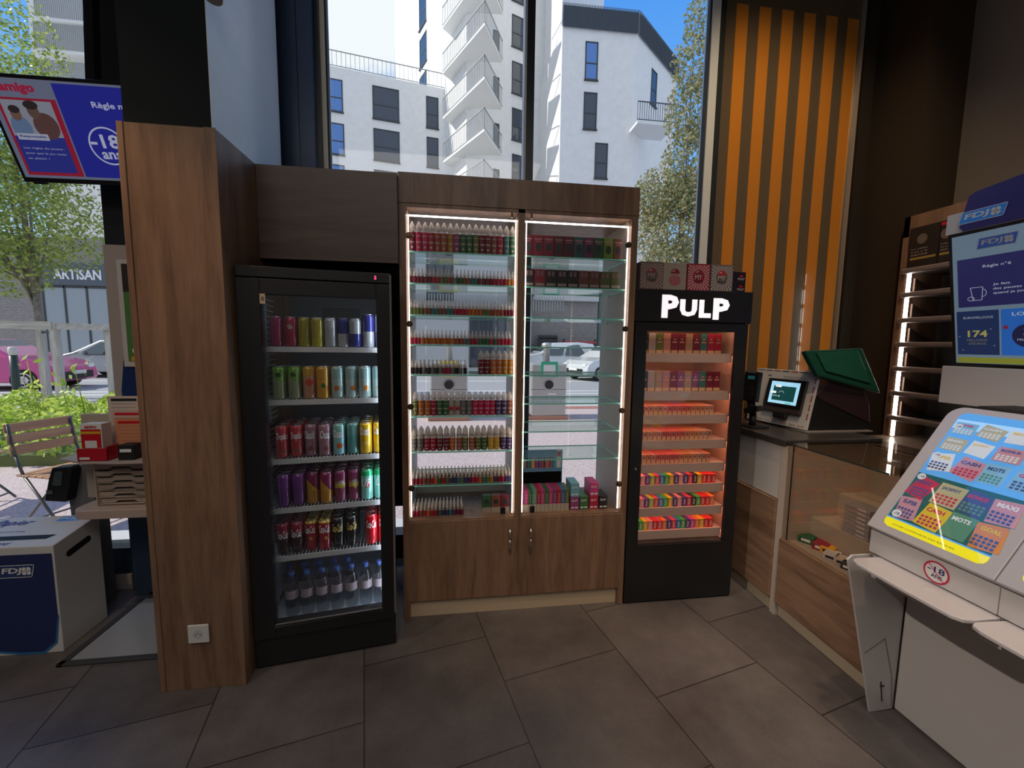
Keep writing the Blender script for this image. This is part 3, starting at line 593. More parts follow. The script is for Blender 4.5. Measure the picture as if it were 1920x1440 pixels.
# ------------------------------------------------------------------ helpers for interior things
def wb_(mb, name, m_, t, **k):
    """mesh given in room coordinates, made a part of an unrotated thing t"""
    o = mb.build(name, m_, t, **k); L0 = Vector(t.location) if t.parent is None else Vector((0, 0, 0)); o.location = -L0; return o
def wsub(mb, name, m_, part, **k): return mb.build(name, m_, part, **k)
def PX(px, py, X): return atP(px, py, (X, 0, 0), Vector((1, 0, 0)))
def PY(px, py, Y): return atP(px, py, (0, Y, 0), Vector((0, 1, 0)))
Z3 = Vector((0, 0, 1)); X3 = Vector((1, 0, 0)); Y3 = Vector((0, 1, 0))
FDJB = mat('logo_blue', (.03, .20, .62), .35, 0, .15); FDJN = mat('logo_navy', (.02, .03, .17), .4)
def fdj(parent, o, ux, uy, w, h, nrm, off=Vector(), plate=None, name='logo'):
    """slanted blue plate with white outline, three letters and a four-petal clover"""
    o = Vector(o)+off; ux = Vector(ux); uy = Vector(uy); nrm = Vector(nrm); s = .22; f = MB()
    rect(f, o, ux, uy, 0, w-s*h, 0, h, .0006, nrm, 0, s)
    t = h*.05
    for a, b_, c, d in ((0, w-s*h, 0, t), (0, w-s*h, h-t, h), (0, t, 0, h), (w-s*h-t, w-s*h, 0, h)): rect(f, o, ux, uy, a, b_, c, d, .0010, nrm, 1, s)
    cx, cy, r = w*.775, h*.50, h*.17
    for a in (45, 135, 225, 315): disc(f, o+ux*(cx+r*1.15*math.cos(R_(a)))+uy*(cy+r*1.15*math.sin(R_(a)))+nrm*.0012, ux, uy, r, 12, 1)
    lg = f.build(name, [plate or FDJB, TXW], parent, normals=False)
    text('FDJ', o+ux*(w*.12)+uy*(h*.22)+nrm*.0012, (ux+0*uy), (uy+ux*.15), w*.50, h*.56, TXW, lg, bold=.03)
    return lg

# ------------------------------------------------------------------ oak clad pillar, fascia over the fridge, recess
m = MB(); m.box(-1.256, -.921, 1.768, 2.55, 0, 2.305); m.box(-1.258, -1.236, 1.764, 1.768, 0, 2.305); m.box(-.962, -.919, 1.764, 1.768, 0, 2.306)
struct(m.build('wall_pillar_cladding', OAK, bevel=.001, seg=1))
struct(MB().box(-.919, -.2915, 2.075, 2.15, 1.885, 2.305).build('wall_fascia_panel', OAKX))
struct(MB().box(-.919, -.40, 2.565, 2.58, 0, 2.28).box(-.40, -.294, 2.565, 2.58, .46, 2.28).build('wall_niche_back', MATTB))
struct(MB().box(-.919, -.294, 2.095, 2.565, 1.885, 1.90).build('wall_niche_top', MATTB))
t = thing('power_socket', 'white double-hole power socket low on the oak clad pillar', 'socket', (-1.0915, 1.764, .26))
MB().box(-.041, .041, -.009, 0, -.041, .041).build('face_plate', WHITEP, t, bevel=.004)
f = MB(); disc(f, (0, -.0095, 0), (1, 0, 0), (0, 0, 1), .021); f.build('recess_plate', mat('socket_inner', (.6, .59, .58), .4), t, normals=False)
f = MB()
for x, z in ((-.0095, 0), (.0095, 0), (0, .007)): disc(f, (x, -.0099, z-.002), (1, 0, 0), (0, 0, 1), .0025, 10)
f.build('pin_hole', MATTB, t, normals=False)
q = PY(400, -2, 1.75); t = thing('spotlight', 'small beige spotlight clamped high on the column', 'lamp', (q.x, 1.74, q.z-.0))
MB().cyl((0, 0, .0), (.01, .02, .09), .034, .030, 16).build('lamp_head', mat('beige_lamp', (.40, .34, .28), .4), t); MB().bar((0, .03, .05), (0, .05, .09), .02, .02).build('bracket', BLACK, t)

# ------------------------------------------------------------------ display cabinet
cab = thing('display_cabinet', 'tall two-bay oak display cabinet with glass doors and lit edges, by the window', 'display cabinet', (.33, 2.32, 0))
YF, YB = 2.117, 2.53
c = MB(); c.box(-.291, -.258, YF, YB, 0, 2.328).box(.915, .951, YF, YB, 0, 2.328).box(.305, .341, YF, YB, .098, 2.2).box(-.258, .915, YF, YB, 2.167, 2.328)
c.box(-.292, .952, YF-.004, YF, 2.185, 2.329); c.box(-.258, .915, YF+.004, YB, .54, .556)
wb_(c, 'carcass', OAK, cab, bevel=.001, seg=1)
c = MB(); 
for a in (-.258, .301): c.box(a, a+.004, YF+.03, YB, .556, 2.167)
for a in (.341, .911): c.box(a, a+.004, YF+.03, YB, .556, 2.167)
wb_(c, 'side_lining', mat('cabinet_lining', (.55, .47, .40), .5), cab)
wb_(MB().box(-.258, .305, YB-.012, YB, .40, .68).box(-.258, .915, YB-.008, YB, .1, .54), 'back_panel', WHITE, cab)
wb_(MB().box(-.258, .925, YF+.02, YF+.036, 0, .098), 'plinth', CREAM, cab)
for i, (a, b_) in enumerate(((-.262, .327), (.331, .928))):
    d = wb_(MB().box(a, b_, YF-.002, YF+.016, .1, .548), 'door', OAK, cab, bevel=.001, seg=1)
    hx = .279 if i == 0 else .394
    h = MB(); h.tube([(hx, YF-.002, .49), (hx, YF-.03, .495), (hx, YF-.034, .44), (hx, YF-.03, .375), (hx, YF-.002, .37)], .006, 10)
    wsub(h, 'handle', CHROME, d)
for i, (a, b_) in enumerate(((-.256, .302), (.344, .913))):
    d = wb_(MB().box(a, b_, YF+.006, YF+.011, .562, 2.160), 'glass_door', GLASSD, cab)
    hx = a+.012 if i == 0 else b_-.012
    for z in ((2.03, 1.595, 1.17, .735) if i == 0 else (2.035, 1.59, 1.14, .72)):
        h = MB().cyl((hx, YF+.012, z), (hx, YF-.004, z), .0155, .0155, 18).cyl((hx, YF-.004, z), (hx, YF-.010, z), .012, .009, 18).box(hx-.03 if i == 0 else hx, hx if i == 0 else hx+.03, YF+.012, YF+.02, z-.008, z+.008); wsub(h, 'hinge', BRONZE, d)
    lx = b_-.06 if i == 0 else a+.06
    h = MB().box(lx-.014, lx+.014, YF-.006, YF+.006, .575, .61).cyl((lx, YF-.004, .60), (lx, YF-.012, .62), .004, n=8); wsub(h, 'lock', BLACK, d, bevel=.003)
    cx = b_-.03 if i == 0 else a+.03; wsub(MB().box(cx-.004, cx+.004, YF-.004, YF+.01, 2.142, 2.165), 'catch', BLACK, d)
SHL = [1.963, 1.805, 1.645, 1.491, 1.334, 1.113, .921, .736]; SHR = [1.965, 1.806, 1.645, 1.487, 1.334, 1.179, 1.023, .865]
def gshelf(a, b_, z, y0, y1):
    me = MB(); vs_ = [(x, y, zz) for x in (a, b_) for y in (y0, y1) for zz in (z-.007, z)]
    me.add(vs_, [(0, 4, 6, 2), (1, 3, 7, 5)], 0); me.add(vs_, [(0, 1, 5, 4), (2, 6, 7, 3), (0, 2, 3, 1), (4, 5, 7, 6)], 1); return me
for (a, b_, zs) in ((-.253, .300, SHL), (.346, .910, SHR)):
    for z in zs:
        s_ = wb_(gshelf(a, b_, z, YF+.035, YF+.33), 'glass_shelf', [glass('shelf_glass', (.88, .96, .93), .6), GEDGE], cab)
        k = MB()
        for x in (a+.003, b_-.003):
            for y in (YF+.05, YF+.30): k.cyl((x-.006, y, z-.012), (x+.006, y, z-.012), .004, n=8)
        wsub(k, 'shelf_support', CHROME, s_)
for a, b_ in ((-.254, .301), (.345, .911)):
    for x in (a+.006, b_-.006): wb_(MB().box(x-.002, x+.002, YF+.02, YF+.026, .57, 2.135), 'light_strip', LEDW, cab)
    wb_(MB().box(a, b_, YF+.030, YF+.036, 2.132, 2.139), 'light_strip', LEDW, cab)

# bottles
CLR = bpy.data.materials.new('milky_plastic'); CLR.use_nodes = True; n_ = CLR.node_tree.nodes; l_ = CLR.node_tree.links
_tr = n_.new('ShaderNodeBsdfTransparent'); _tr.inputs[0].default_value = (.96, .92, .90, 1); _x = n_.new('ShaderNodeMixShader'); _lw = n_.new('ShaderNodeLayerWeight'); _lw.inputs[0].default_value = .35
_mr = n_.new('ShaderNodeMapRange'); l_.new(_lw.outputs['Facing'], _mr.inputs[0]); _mr.inputs[3].default_value = .42; _mr.inputs[4].default_value = 1.
_b = n_['Principled BSDF']; _b.inputs['Base Color'].default_value = (.80, .74, .70, 1); _b.inputs['Roughness'].default_value = .2
l_.new(_mr.outputs[0], _x.inputs[0]); l_.new(_tr.outputs[0], _x.inputs[1]); l_.new(_b.outputs[0], _x.inputs[2]); l_.new(_x.outputs[0], n_['Material Output'].inputs[0])
OBL = objcol('bottle_label', .35, 0, 0, .35); OBB = objcol('box_print', .45)
def bottle_proto(name, r, hb, hl, hc, marks=True, n=14, band=None):
    t = thing(name, '', 'bottle')
    MB().lathe([(r*.9, 0), (r, .002), (r, hb-.004), (r*.7, hb), (r*.42, hb+.006), (r*.42, hb+.010)], n=n).build('bottle_body', CLR, t)
    lb = MB().lathe([(r+.0004, .004), (r+.0004, hl)], n=n, caps=False).build('label', OBL, t)
    MB().lathe([(r*.93, hb+.002), (r*.90, hb+hc*.50), (r*.48, hb+hc*.80), (r*.22, hb+hc)] if marks else [(r*.80, hb+.001), (r*.74, hb+hc*.42), (r*.42, hb+hc*.58), (r*.26, hb+hc)], n=n).build('cap', CLR, t)
    if marks:
        f = MB(); k = 5
        for z0, z1, a in ((.18, .21, 50), (.48, .52, 46), (.55, .57, 36), (.74, .83, 16)):
            for i in range(k):
                a0 = R_(-90-a+2*a*i/k); a1 = R_(-90-a+2*a*(i+1)/k); rr = r+.0009
                f.quad((rr*math.cos(a0), rr*math.sin(a0), hl*(1-z1)), (rr*math.cos(a1), rr*math.sin(a1), hl*(1-z1)), (rr*math.cos(a1), rr*math.sin(a1), hl*(1-z0)), (rr*math.cos(a0), rr*math.sin(a0), hl*(1-z0)))
        f.build('label_print', mat('pale_label_print', (.50, .40, .38), .5), lb, normals=False)
    return t
def setcol(o, c):
    o.color = (c[0], c[1], c[2], 1)
    for ch in o.children: setcol(ch, c)
used = set()
def put(proto, loc, col, label, group, rz=0., cat=None):
    o = proto if proto.name not in used else copy_tree(proto)
    used.add(proto.name); o.location = loc; o.rotation_euler = (0, 0, rz); o['label'] = label; o['group'] = group
    if cat: o['category'] = cat
    if col is not None: setcol(o, col)
    return o
K = dict(wine=(.22, .01, .035), magenta=(.62, .015, .12), crimson=(.50, .015, .06), terracotta=(.45, .10, .05), orange=(.62, .17, .02), amber=(.55, .24, .02), purple=(.30, .05, .20), green=(.045, .17, .06),
         olive=(.16, .20, .05), brown=(.30, .10, .06), teal=(.05, .22, .22), pink=(.60, .10, .20), yellow=(.70, .42, .02), white=(.50, .45, .42), navy=(.08, .05, .18), grey=(.20, .20, .20), lime=(.30, .50, .04),
         black=(.02, .015, .02), red=(.58, .02, .03), blue=(.05, .17, .42), beige=(.50, .33, .18), violet=(.22, .03, .28), salmon=(.65, .28, .24), sky=(.18, .42, .55), rose=(.62, .06, .24), mint=(.16, .38, .28), silver=(.5, .5, .5))
BT = bottle_proto('large_dropper_bottle', .0163, .103, .096, .048); BM = bottle_proto('medium_dropper_bottle', .0160, .088, .082, .042); BM2 = bottle_proto('fruit_dropper_bottle', .0160, .082, .070, .040)
BS = bottle_proto('small_dropper_bottle', .0098, .038, .036, .040, marks=False, n=10)
f = MB(); 
SHN = ['top', 'second', 'third', 'fourth', 'fifth', 'sixth', 'seventh', 'eighth']
def row(P_, cols, x0, x1, y, z, kind, where, grp, jit=.0012):
    n = len(cols)
    for i, cn in enumerate(cols):
        x = x0+(x1-x0)*i/(n-1); put(P_, (x+rnd.uniform(-jit, jit), y+rnd.uniform(-.002, .002), z), K[cn], f'{cn} {kind}, {ordw(i)} from left {where}', grp)
Y0 = YF+.058
row(BT, 'wine magenta magenta crimson terracotta terracotta amber purple green green olive wine wine brown crimson teal green'.split(), -.232, .283, Y0, SHL[0], 'tall dropper bottle', 'on the top glass shelf', 'tall bottles on the top glass shelf')
row(BS, ['wine']*6+['crimson']*2+['olive']*2+['brown']*2+['green']*2+['brown']*2+['teal']*2+['wine']*4+['crimson']*4+['amber', 'orange'], -.243, .288, Y0, SHL[1], 'small dropper bottle', 'on the second glass shelf', 'small bottles on the second glass shelf')
row(BS, ['olive']*4+['brown']*2+['teal']*2+['brown']*2+['teal']*2+['crimson']*4+['orange']*4+['olive']*2+['terracotta']*4+['wine']*2+['wine'], -.243, .288, Y0, SHL[2], 'small dropper bottle', 'on the third glass shelf', 'small bottles on the third glass shelf')
row(BS, ['crimson']*3+['orange']*9+['terracotta']*2+['grey']*2+['crimson']*2+['green']*3+['magenta', 'green']+['crimson']*4, -.243, .275, Y0, SHL[3], 'small dropper bottle', 'on the fourth glass shelf', 'small bottles on the fourth glass shelf')
row(BS, ['black']*3+['grey', 'black', 'grey', 'black', 'grey', 'crimson', 'crimson', 'grey', 'black', 'grey', 'black'], -.243, .035, Y0, SHL[4], 'small dropper bottle', 'in the front row of the fifth glass shelf', 'small bottles on the fifth glass shelf')
row(BS, ['black', 'grey']*6, -.243, .0, Y0+.028, SHL[4], 'small dropper bottle', 'in the rear row of the fifth glass shelf', 'small bottles on the fifth glass shelf')
row(BM, ['wine', 'wine', 'orange', 'orange', 'amber', 'amber'], .122, .283, Y0, SHL[4], 'medium dropper bottle', 'beside the small ones on the fifth glass shelf', 'medium bottles on the fifth glass shelf')
row(BM, 'olive orange orange crimson green green white white grey grey magenta magenta magenta magenta navy navy brown'.split(), -.225, .280, Y0, SHL[5], 'medium dropper bottle', 'on the sixth glass shelf', 'medium bottles on the sixth glass shelf')
FR = 'grey grey crimson crimson wine wine orange terracotta olive terracotta olive green yellow yellow navy navy'.split()
for j, w_ in enumerate(('front', 'middle', 'rear')):
    row(BM2, FR, -.236, .280, Y0+.036*j, SHL[6], 'fruit dropper bottle', f'in the {w_} row of the seventh glass shelf', 'bottles on the seventh glass shelf')
SM = 'wine wine crimson brown brown crimson orange green crimson olive navy navy teal grey navy navy crimson crimson orange teal olive amber navy wine crimson navy navy'.split()
for j, w_ in enumerate(('front', 'second', 'third', 'rear')):
    row(BS, SM, -.240, .283, Y0-.004+.023*j, SHL[7], 'small dropper bottle', f'in the {w_} row of the lowest glass shelf', 'small bottles on the lowest glass shelf')
SB = 'wine crimson brown crimson orange crimson crimson green navy navy teal navy wine wine'.split()
for j, w_ in enumerate(('front', 'second', 'third', 'rear')):
    row(BS, SB, -.240, .018, Y0-.004+.023*j, .556, 'small dropper bottle', f'in the {w_} row on the cabinet floor', 'small bottles on the cabinet floor')
# red M letters on the two white bottles of the sixth shelf
for o in [o for o in bpy.data.objects if o.parent is None and o.get('group', '').startswith('medium bottles on the sixth') and o['label'].startswith('white')]:
    text('M', (-.012, -.0175, .028), X3, Z3, .022, .026, RED, o, name='letter', bold=.03)

# boxes in the cabinet
def box_proto(name, w_, d_, h_, cat='box'):
    t = thing(name, '', cat); MB().box(-w_/2, w_/2, 0, d_, 0, h_).build('carton', OBB, t, bevel=.0008, seg=1); return t
B1 = box_proto('vape_box', .053, .03, .112)
f = MB(); disc(f, (0, -.0006, .05), X3, Z3, .016, 6, ry=.024); f.build('window_print', mat('dark_print', (.02, .03, .035), .4), kids(B1)[0], normals=False)
f = MB().box(-.020, .020, -.0008, 0, .088, .094).box(-.014, .014, -.0008, 0, .078, .081); f.build('title_print', mat('mauve_print', (.40, .18, .22), .5), kids(B1)[0])
cs = ['wine', 'crimson', 'crimson', 'wine', 'wine', 'teal', 'purple', 'green', 'lime', 'brown']
for i, cn in enumerate(cs): put(B1, (.366+.0555*i+(0.0 if i else -.0), Y0-.005, SHR[0]), [v*.38 for v in K[cn]], f'{cn} vape box, {ordw(i)} from the left on the top shelf of the empty bay', 'vape boxes on the top glass shelf')
B2 = box_proto('twin_vape_box', .058, .035, .094)
MB().box(-.024, .024, -.0008, 0, .008, .022).build('title_print', mat('faint_print', (.30, .24, .24), .5), kids(B2)[0]); MB().box(-.018, -.004, -.0008, 0, .06, .085).box(.004, .018, -.0008, 0, .06, .085).build('picture_print', mat('faint_print2', (.20, .10, .12), .5), kids(B2)[0])
for i, cn in enumerate(['black', 'crimson', 'black', 'black', 'black', 'brown', 'brown', 'olive', 'olive']):
    o = put(B2, (.374+.0605*i, Y0-.005, SHR[1]), [v*.42 for v in K[cn]], f'{cn} squat vape box, {ordw(i)} from the left under the tall boxes', 'vape boxes on the second glass shelf')
B3 = box_proto('slim_vape_box', .0232, .023, .082)
CB = kids(B3)[0]; text('PULP', (.0035, -.0007, .012), -Z3*-1, -X3, .05, .007, mat('cream_print', (.6, .55, .5), .5), CB)
cols_b = ['purple', 'rose', 'green', 'mint', 'crimson', 'rose', 'green', 'rose', 'purple', 'red', 'blue', 'olive']
tray = thing('carton_tray', 'beige slotted tray holding upright slim boxes on the cabinet floor', 'tray', (.49, Y0, .556))
f = MB().box(-.145, .137, -.006, .12, 0, .042)
for i in range(13): f.box(-.146+.0236*i, -.1445+.0236*i, -.0075, -.006, 0, .042, mi=1)
f.build('tray_body', [BEIGE, mat('tray_shadow_line', (.20, .13, .09), .6)], tray)
for i, cn in enumerate(cols_b):
    for j in range(5):
        put(B3, (.357+.0236*i, Y0-.004+.0235*j, .598), [v*.75 for v in K[cn]], f'{cn} slim box, {ordw(i)} from the left, {["front","second","third","fourth","rear"][j]} in the beige tray', 'slim boxes in the beige tray')
B4 = box_proto('mini_box_pack', .050, .11, .078)
text('QurK', (-.019, -.0007, .048), X3, Z3, .034, .014, TXW, kids(B4)[0], bold=.02, shear=.15)
f = MB().box(-.02, -.004, -.0008, 0, .010, .018).box(.002, .02, -.0008, 0, .010, .018); f.build('small_print', TXW, kids(B4)[0])
for x, z, cn, d in ((.662, .556, 'purple', 'under the pale blue one'), (.718, .556, 'green', 'between the two stacks'), (.776, .556, 'crimson', 'under the pink one'), (.833, .556, 'black', 'at the end of the row'),
                    (.662, .6345, 'sky', 'on top of the first stack'), (.776, .6345, 'rose', 'on top of the second stack')):
    put(B4, (x, Y0-.005, z), K[cn], f'{cn} box pack with white script, {d}', 'script-lettered box packs on the cabinet floor')
sd = thing('display_card', 'blue bottle-range display card on a black stand behind the slim boxes', 'display stand', (.49, Y0+.17, .556))
MB().box(-.15, .135, 0, .05, 0, .175).build('stand', MATTB, sd); cd_ = MB().box(-.145, .125, -.004, 0, .19, .30).box(-.15, .14, .0, .004, .1, .31).build('card', mat('sky_blue_print', (.16, .32, .55), .5), sd)
MB().box(.103, .130, -.006, -.004, .20, .31).build('side_tag', PAPER, sd); MB().box(.105, .128, -.0065, -.006, .27, .30).build('tag_print', RED, sd)
cols = ['lime', 'violet', 'green', 'yellow', 'magenta', 'navy', 'red', 'wine', 'orange', 'crimson', 'teal']
for i, cn in enumerate(cols):
    f = MB(); x = -.095+.0175*i; f.box(x-.0065, x+.0065, -.0055, -.004, .20, .245).box(x-.005, x+.005, -.0055, -.004, .247, .265); o = f.build('printed_bottle', objcol('card_print', .5), cd_); o.color = (*K[cn], 1)
for i, cn in enumerate(['green', 'brown', 'wine']):
    if i == 0: B5 = box_proto('square_vape_box', .050, .03, .098); f = MB(); disc(f, (0, -.0006, .062), X3, Z3, .014, 16); f.build('round_print', mat('dark_print', (.02, .03, .035), .4), kids(B5)[0], normals=False); MB().box(-.025, .025, -.001, 0, 0, .030).build('lower_band', mat('grey_beige_print', (.35, .29, .24), .5), kids(B5)[0])
    put(B5, (.158+.052*i, Y0+.01, .556), [v*.6 for v in K[cn]], f'dark {cn} box with round emblem, {ordw(i)} of three beside the floor bottles', 'three dark boxes on the cabinet floor')

# ------------------------------------------------------------------ drinks fridge
FA = R_(8.7); fr = thing('drinks_fridge', 'tall black glass-door drinks fridge in the recess next to the oak pillar', 'refrigerator', (-.912, 1.831, 0), FA)
FWD, FDP = .614, .60
WIN = mat('fridge_liner', (.66, .72, .80), .4); DKL = mat('fridge_back_liner', (.16, .18, .20), .4)
c = MB(); c.box(0, .03, .06, FDP, .05, 1.81).box(FWD-.03, FWD, .06, FDP, .05, 1.81).box(.03, FWD-.03, FDP-.03, FDP, .05, 1.81).box(0, FWD, .06, FDP, .02, .14).box(0, FWD, .06, FDP, 1.745, 1.81)
c.build('cabinet_body', BLACK, fr, bevel=.003)
MB().box(.02, .035, .058, FDP-.03, .14, 1.745).box(FWD-.035, FWD-.02, .058, FDP-.03, .14, 1.745).box(.03, FWD-.03, .062, FDP-.03, .14, .150).build('inner_liner', WIN, fr)
lw_ = MB()
for k in range(58): z = .2+.0262*k; lw_.box(.035, .047, .10, FDP-.04, z, z+.006)
lw_.build('side_ribs', WIN, fr)
MB().box(.035, FWD-.035, FDP-.035, FDP-.03, .15, 1.745).build('back_liner', DKL, fr)
f = MB()
for k in range(12): f.box(.24, .44, FDP-.038, FDP-.035, 1.55+.012*k, 1.555+.012*k)
f.build('vent_grille', MATTB, fr)
MB().box(0, FWD, 0, .06, 1.765, 1.81).build('header', BLACK, fr, bevel=.003)
MB().box(0, FWD, .012, .06, .012, .145).build('kick_plate', MATTB, fr, bevel=.003)
MB().box(.50, .575, -.0015, 0, 1.775, 1.80).build('controller', MATTB, fr); text('5', (.545, -.0022, 1.780), X3, Z3, .009, .0155, mat('red_led_digit', (1, .04, .12), .5, 0, 5), fr, name='digit')
d = MB().box(0, .088, 0, .055, .15, 1.76).box(.551, FWD, 0, .055, .15, 1.76).box(.088, .551, 0, .055, .15, .21).box(.088, .551, 0, .055, 1.695, 1.76).build('door', BLACK, fr, bevel=.002)
MB().box(.088, .551, .012, .016, .21, 1.695).build('door_glass', glass('fridge_glass', (.90, .92, .94), .75), d)
MB().box(.088, .551, .0, .012, .198, .207).box(.088, .551, .004, .01, .207, .212).build('bottom_trim', mat('dull_metal_trim', (.35, .33, .32), .4, .5), d)
MB().box(FWD-.006, FWD+.004, -.022, .03, .19, 1.80).build('handle', mat('taupe_handle', (.17, .135, .125), .35), d, bevel=.003)
MB().box(FWD+.001, FWD+.004, .02, .055, .05, .19).build('hinge', mat('dull_metal_trim', (.35, .33, .32), .4), d)
g = MB().box(.088, .108, -.001, .0, 1.655, 1.697).build('energy_sticker', mat('sticker_beige', (.55, .40, .28), .6), d); text('G', (.093, -.0018, 1.668), X3, Z3, .011, .016, TXK, g, bold=.03)
MB().box(FWD-.048, FWD-.040, .062, .075, .18, 1.72).build('light_strip', mat('cool_led', (.80, .90, 1), .5, 0, 16), fr)
MB().box(.10, FWD-.05, .075, .085, 1.738, 1.744).build('light_strip', mat('cool_led_dim', (.80, .90, 1), .5, 0, 3), fr)
FSH = [1.477, 1.236, .962, .729, .496]
wm = mat('white_shelf_rail', (.60, .60, .60), .4)
for z in FSH:
    s_ = MB().box(.045, FWD-.048, .080, .086, z-.026, z-.002).box(.045, FWD-.048, FDP-.06, FDP-.055, z-.008, z-.002)
    for k in range(34): x = .05+.0153*k; s_.box(x, x+.003, .086, FDP-.055, z-.005, z-.002)
    s_.build('wire_shelf', wm, fr)
FM = Matrix.Translation(fr.location) @ Matrix.Rotation(FA, 4, 'Z')
def canmat(name, base, top, acc, zs=.6, slope=0., acz=.35, acr=.014):
    m_, t, b = newmat(name); n = t.nodes; l = t.links; c = n.new('ShaderNodeTexCoord'); s = n.new('ShaderNodeSeparateXYZ'); l.new(c.outputs['Object'], s.inputs[0])
    a = n.new('ShaderNodeMath'); a.operation = 'MULTIPLY_ADD'; l.new(s.outputs[0], a.inputs[0]); a.inputs[1].default_value = slope; l.new(s.outputs[2], a.inputs[2])
    g = n.new('ShaderNodeMath'); g.operation = 'GREATER_THAN'; l.new(a.outputs[0], g.inputs[0]); g.inputs[1].default_value = zs*.15
    x = n.new('ShaderNodeMix'); x.data_type = 'RGBA'; l.new(g.outputs[0], x.inputs[0]); x.inputs[6].default_value = rgba(base); x.inputs[7].default_value = rgba(top)
    v = n.new('ShaderNodeVectorMath'); v.operation = 'DISTANCE'; l.new(c.outputs['Object'], v.inputs[0]); v.inputs[1].default_value = (.006, -.027, acz*.15)
    nz = n.new('ShaderNodeTexNoise'); nz.inputs['Scale'].default_value = 70; l.new(c.outputs['Object'], nz.inputs[0]); q = n.new('ShaderNodeMath'); q.operation = 'MULTIPLY_ADD'; l.new(nz.outputs['Fac'], q.inputs[0]); q.inputs[1].default_value = .016; l.new(v.outputs['Value'], q.inputs[2])
    h = n.new('ShaderNodeMath'); h.operation = 'LESS_THAN'; l.new(q.outputs[0], h.inputs[0]); h.inputs[1].default_value = acr+.008
    y = n.new('ShaderNodeMix'); y.data_type = 'RGBA'; l.new(h.outputs[0], y.inputs[0]); l.new(x.outputs[2], y.inputs[6]); y.inputs[7].default_value = rgba(acc)
    l.new(y.outputs[2], b.inputs['Base Color']); b.inputs['Roughness'].default_value = .22; b.inputs['Metallic'].default_value = .25; b.inputs['Coat Weight'].default_value = .5; return m_
LIDM = mat('can_lid_metal', (.62, .62, .64), .3, 1)
def can_proto(name, m_, r=.0285, h=.150, txt=None, tcol=None, tz=.43, tw=50, th=.040, shear=.2):
    t = thing(name, '', 'can')
    bd = MB().lathe([(r*.80, 0), (r, .006), (r, h-.014), (r*.86, h-.002)], n=20).build('can_body', m_, t)
    MB().lathe([(r*.87, h-.003), (r*.87, h), (r*.80, h), (r*.78, h-.003), (r*.3, h-.003)], n=20).build('lid', LIDM, t)
    MB().box(-.007, .007, -.004, .014, h-.003, h-.001).build('pull_tab', LIDM, t)
    if txt:
        pv, pf = textmesh(txt, .02, shear); f = MB(); A = R_(tw); rr = r+.0006
        f.add([(rr*math.sin(-A+2*A*p[0]), -rr*math.cos(-A+2*A*p[0]), tz*h+p[1]*th) for p in pv], pf); f.build('lettering', tcol or TXW, bd, normals=False)
    return t
c_ = lambda n, *a, **k: n
G_ = 'cans in the drinks fridge'
P1 = {}
def CP(key, *a, **k):
    if key not in P1: P1[key] = can_proto(*a, **k)
    return P1[key]
sil = (.45, .45, .47)
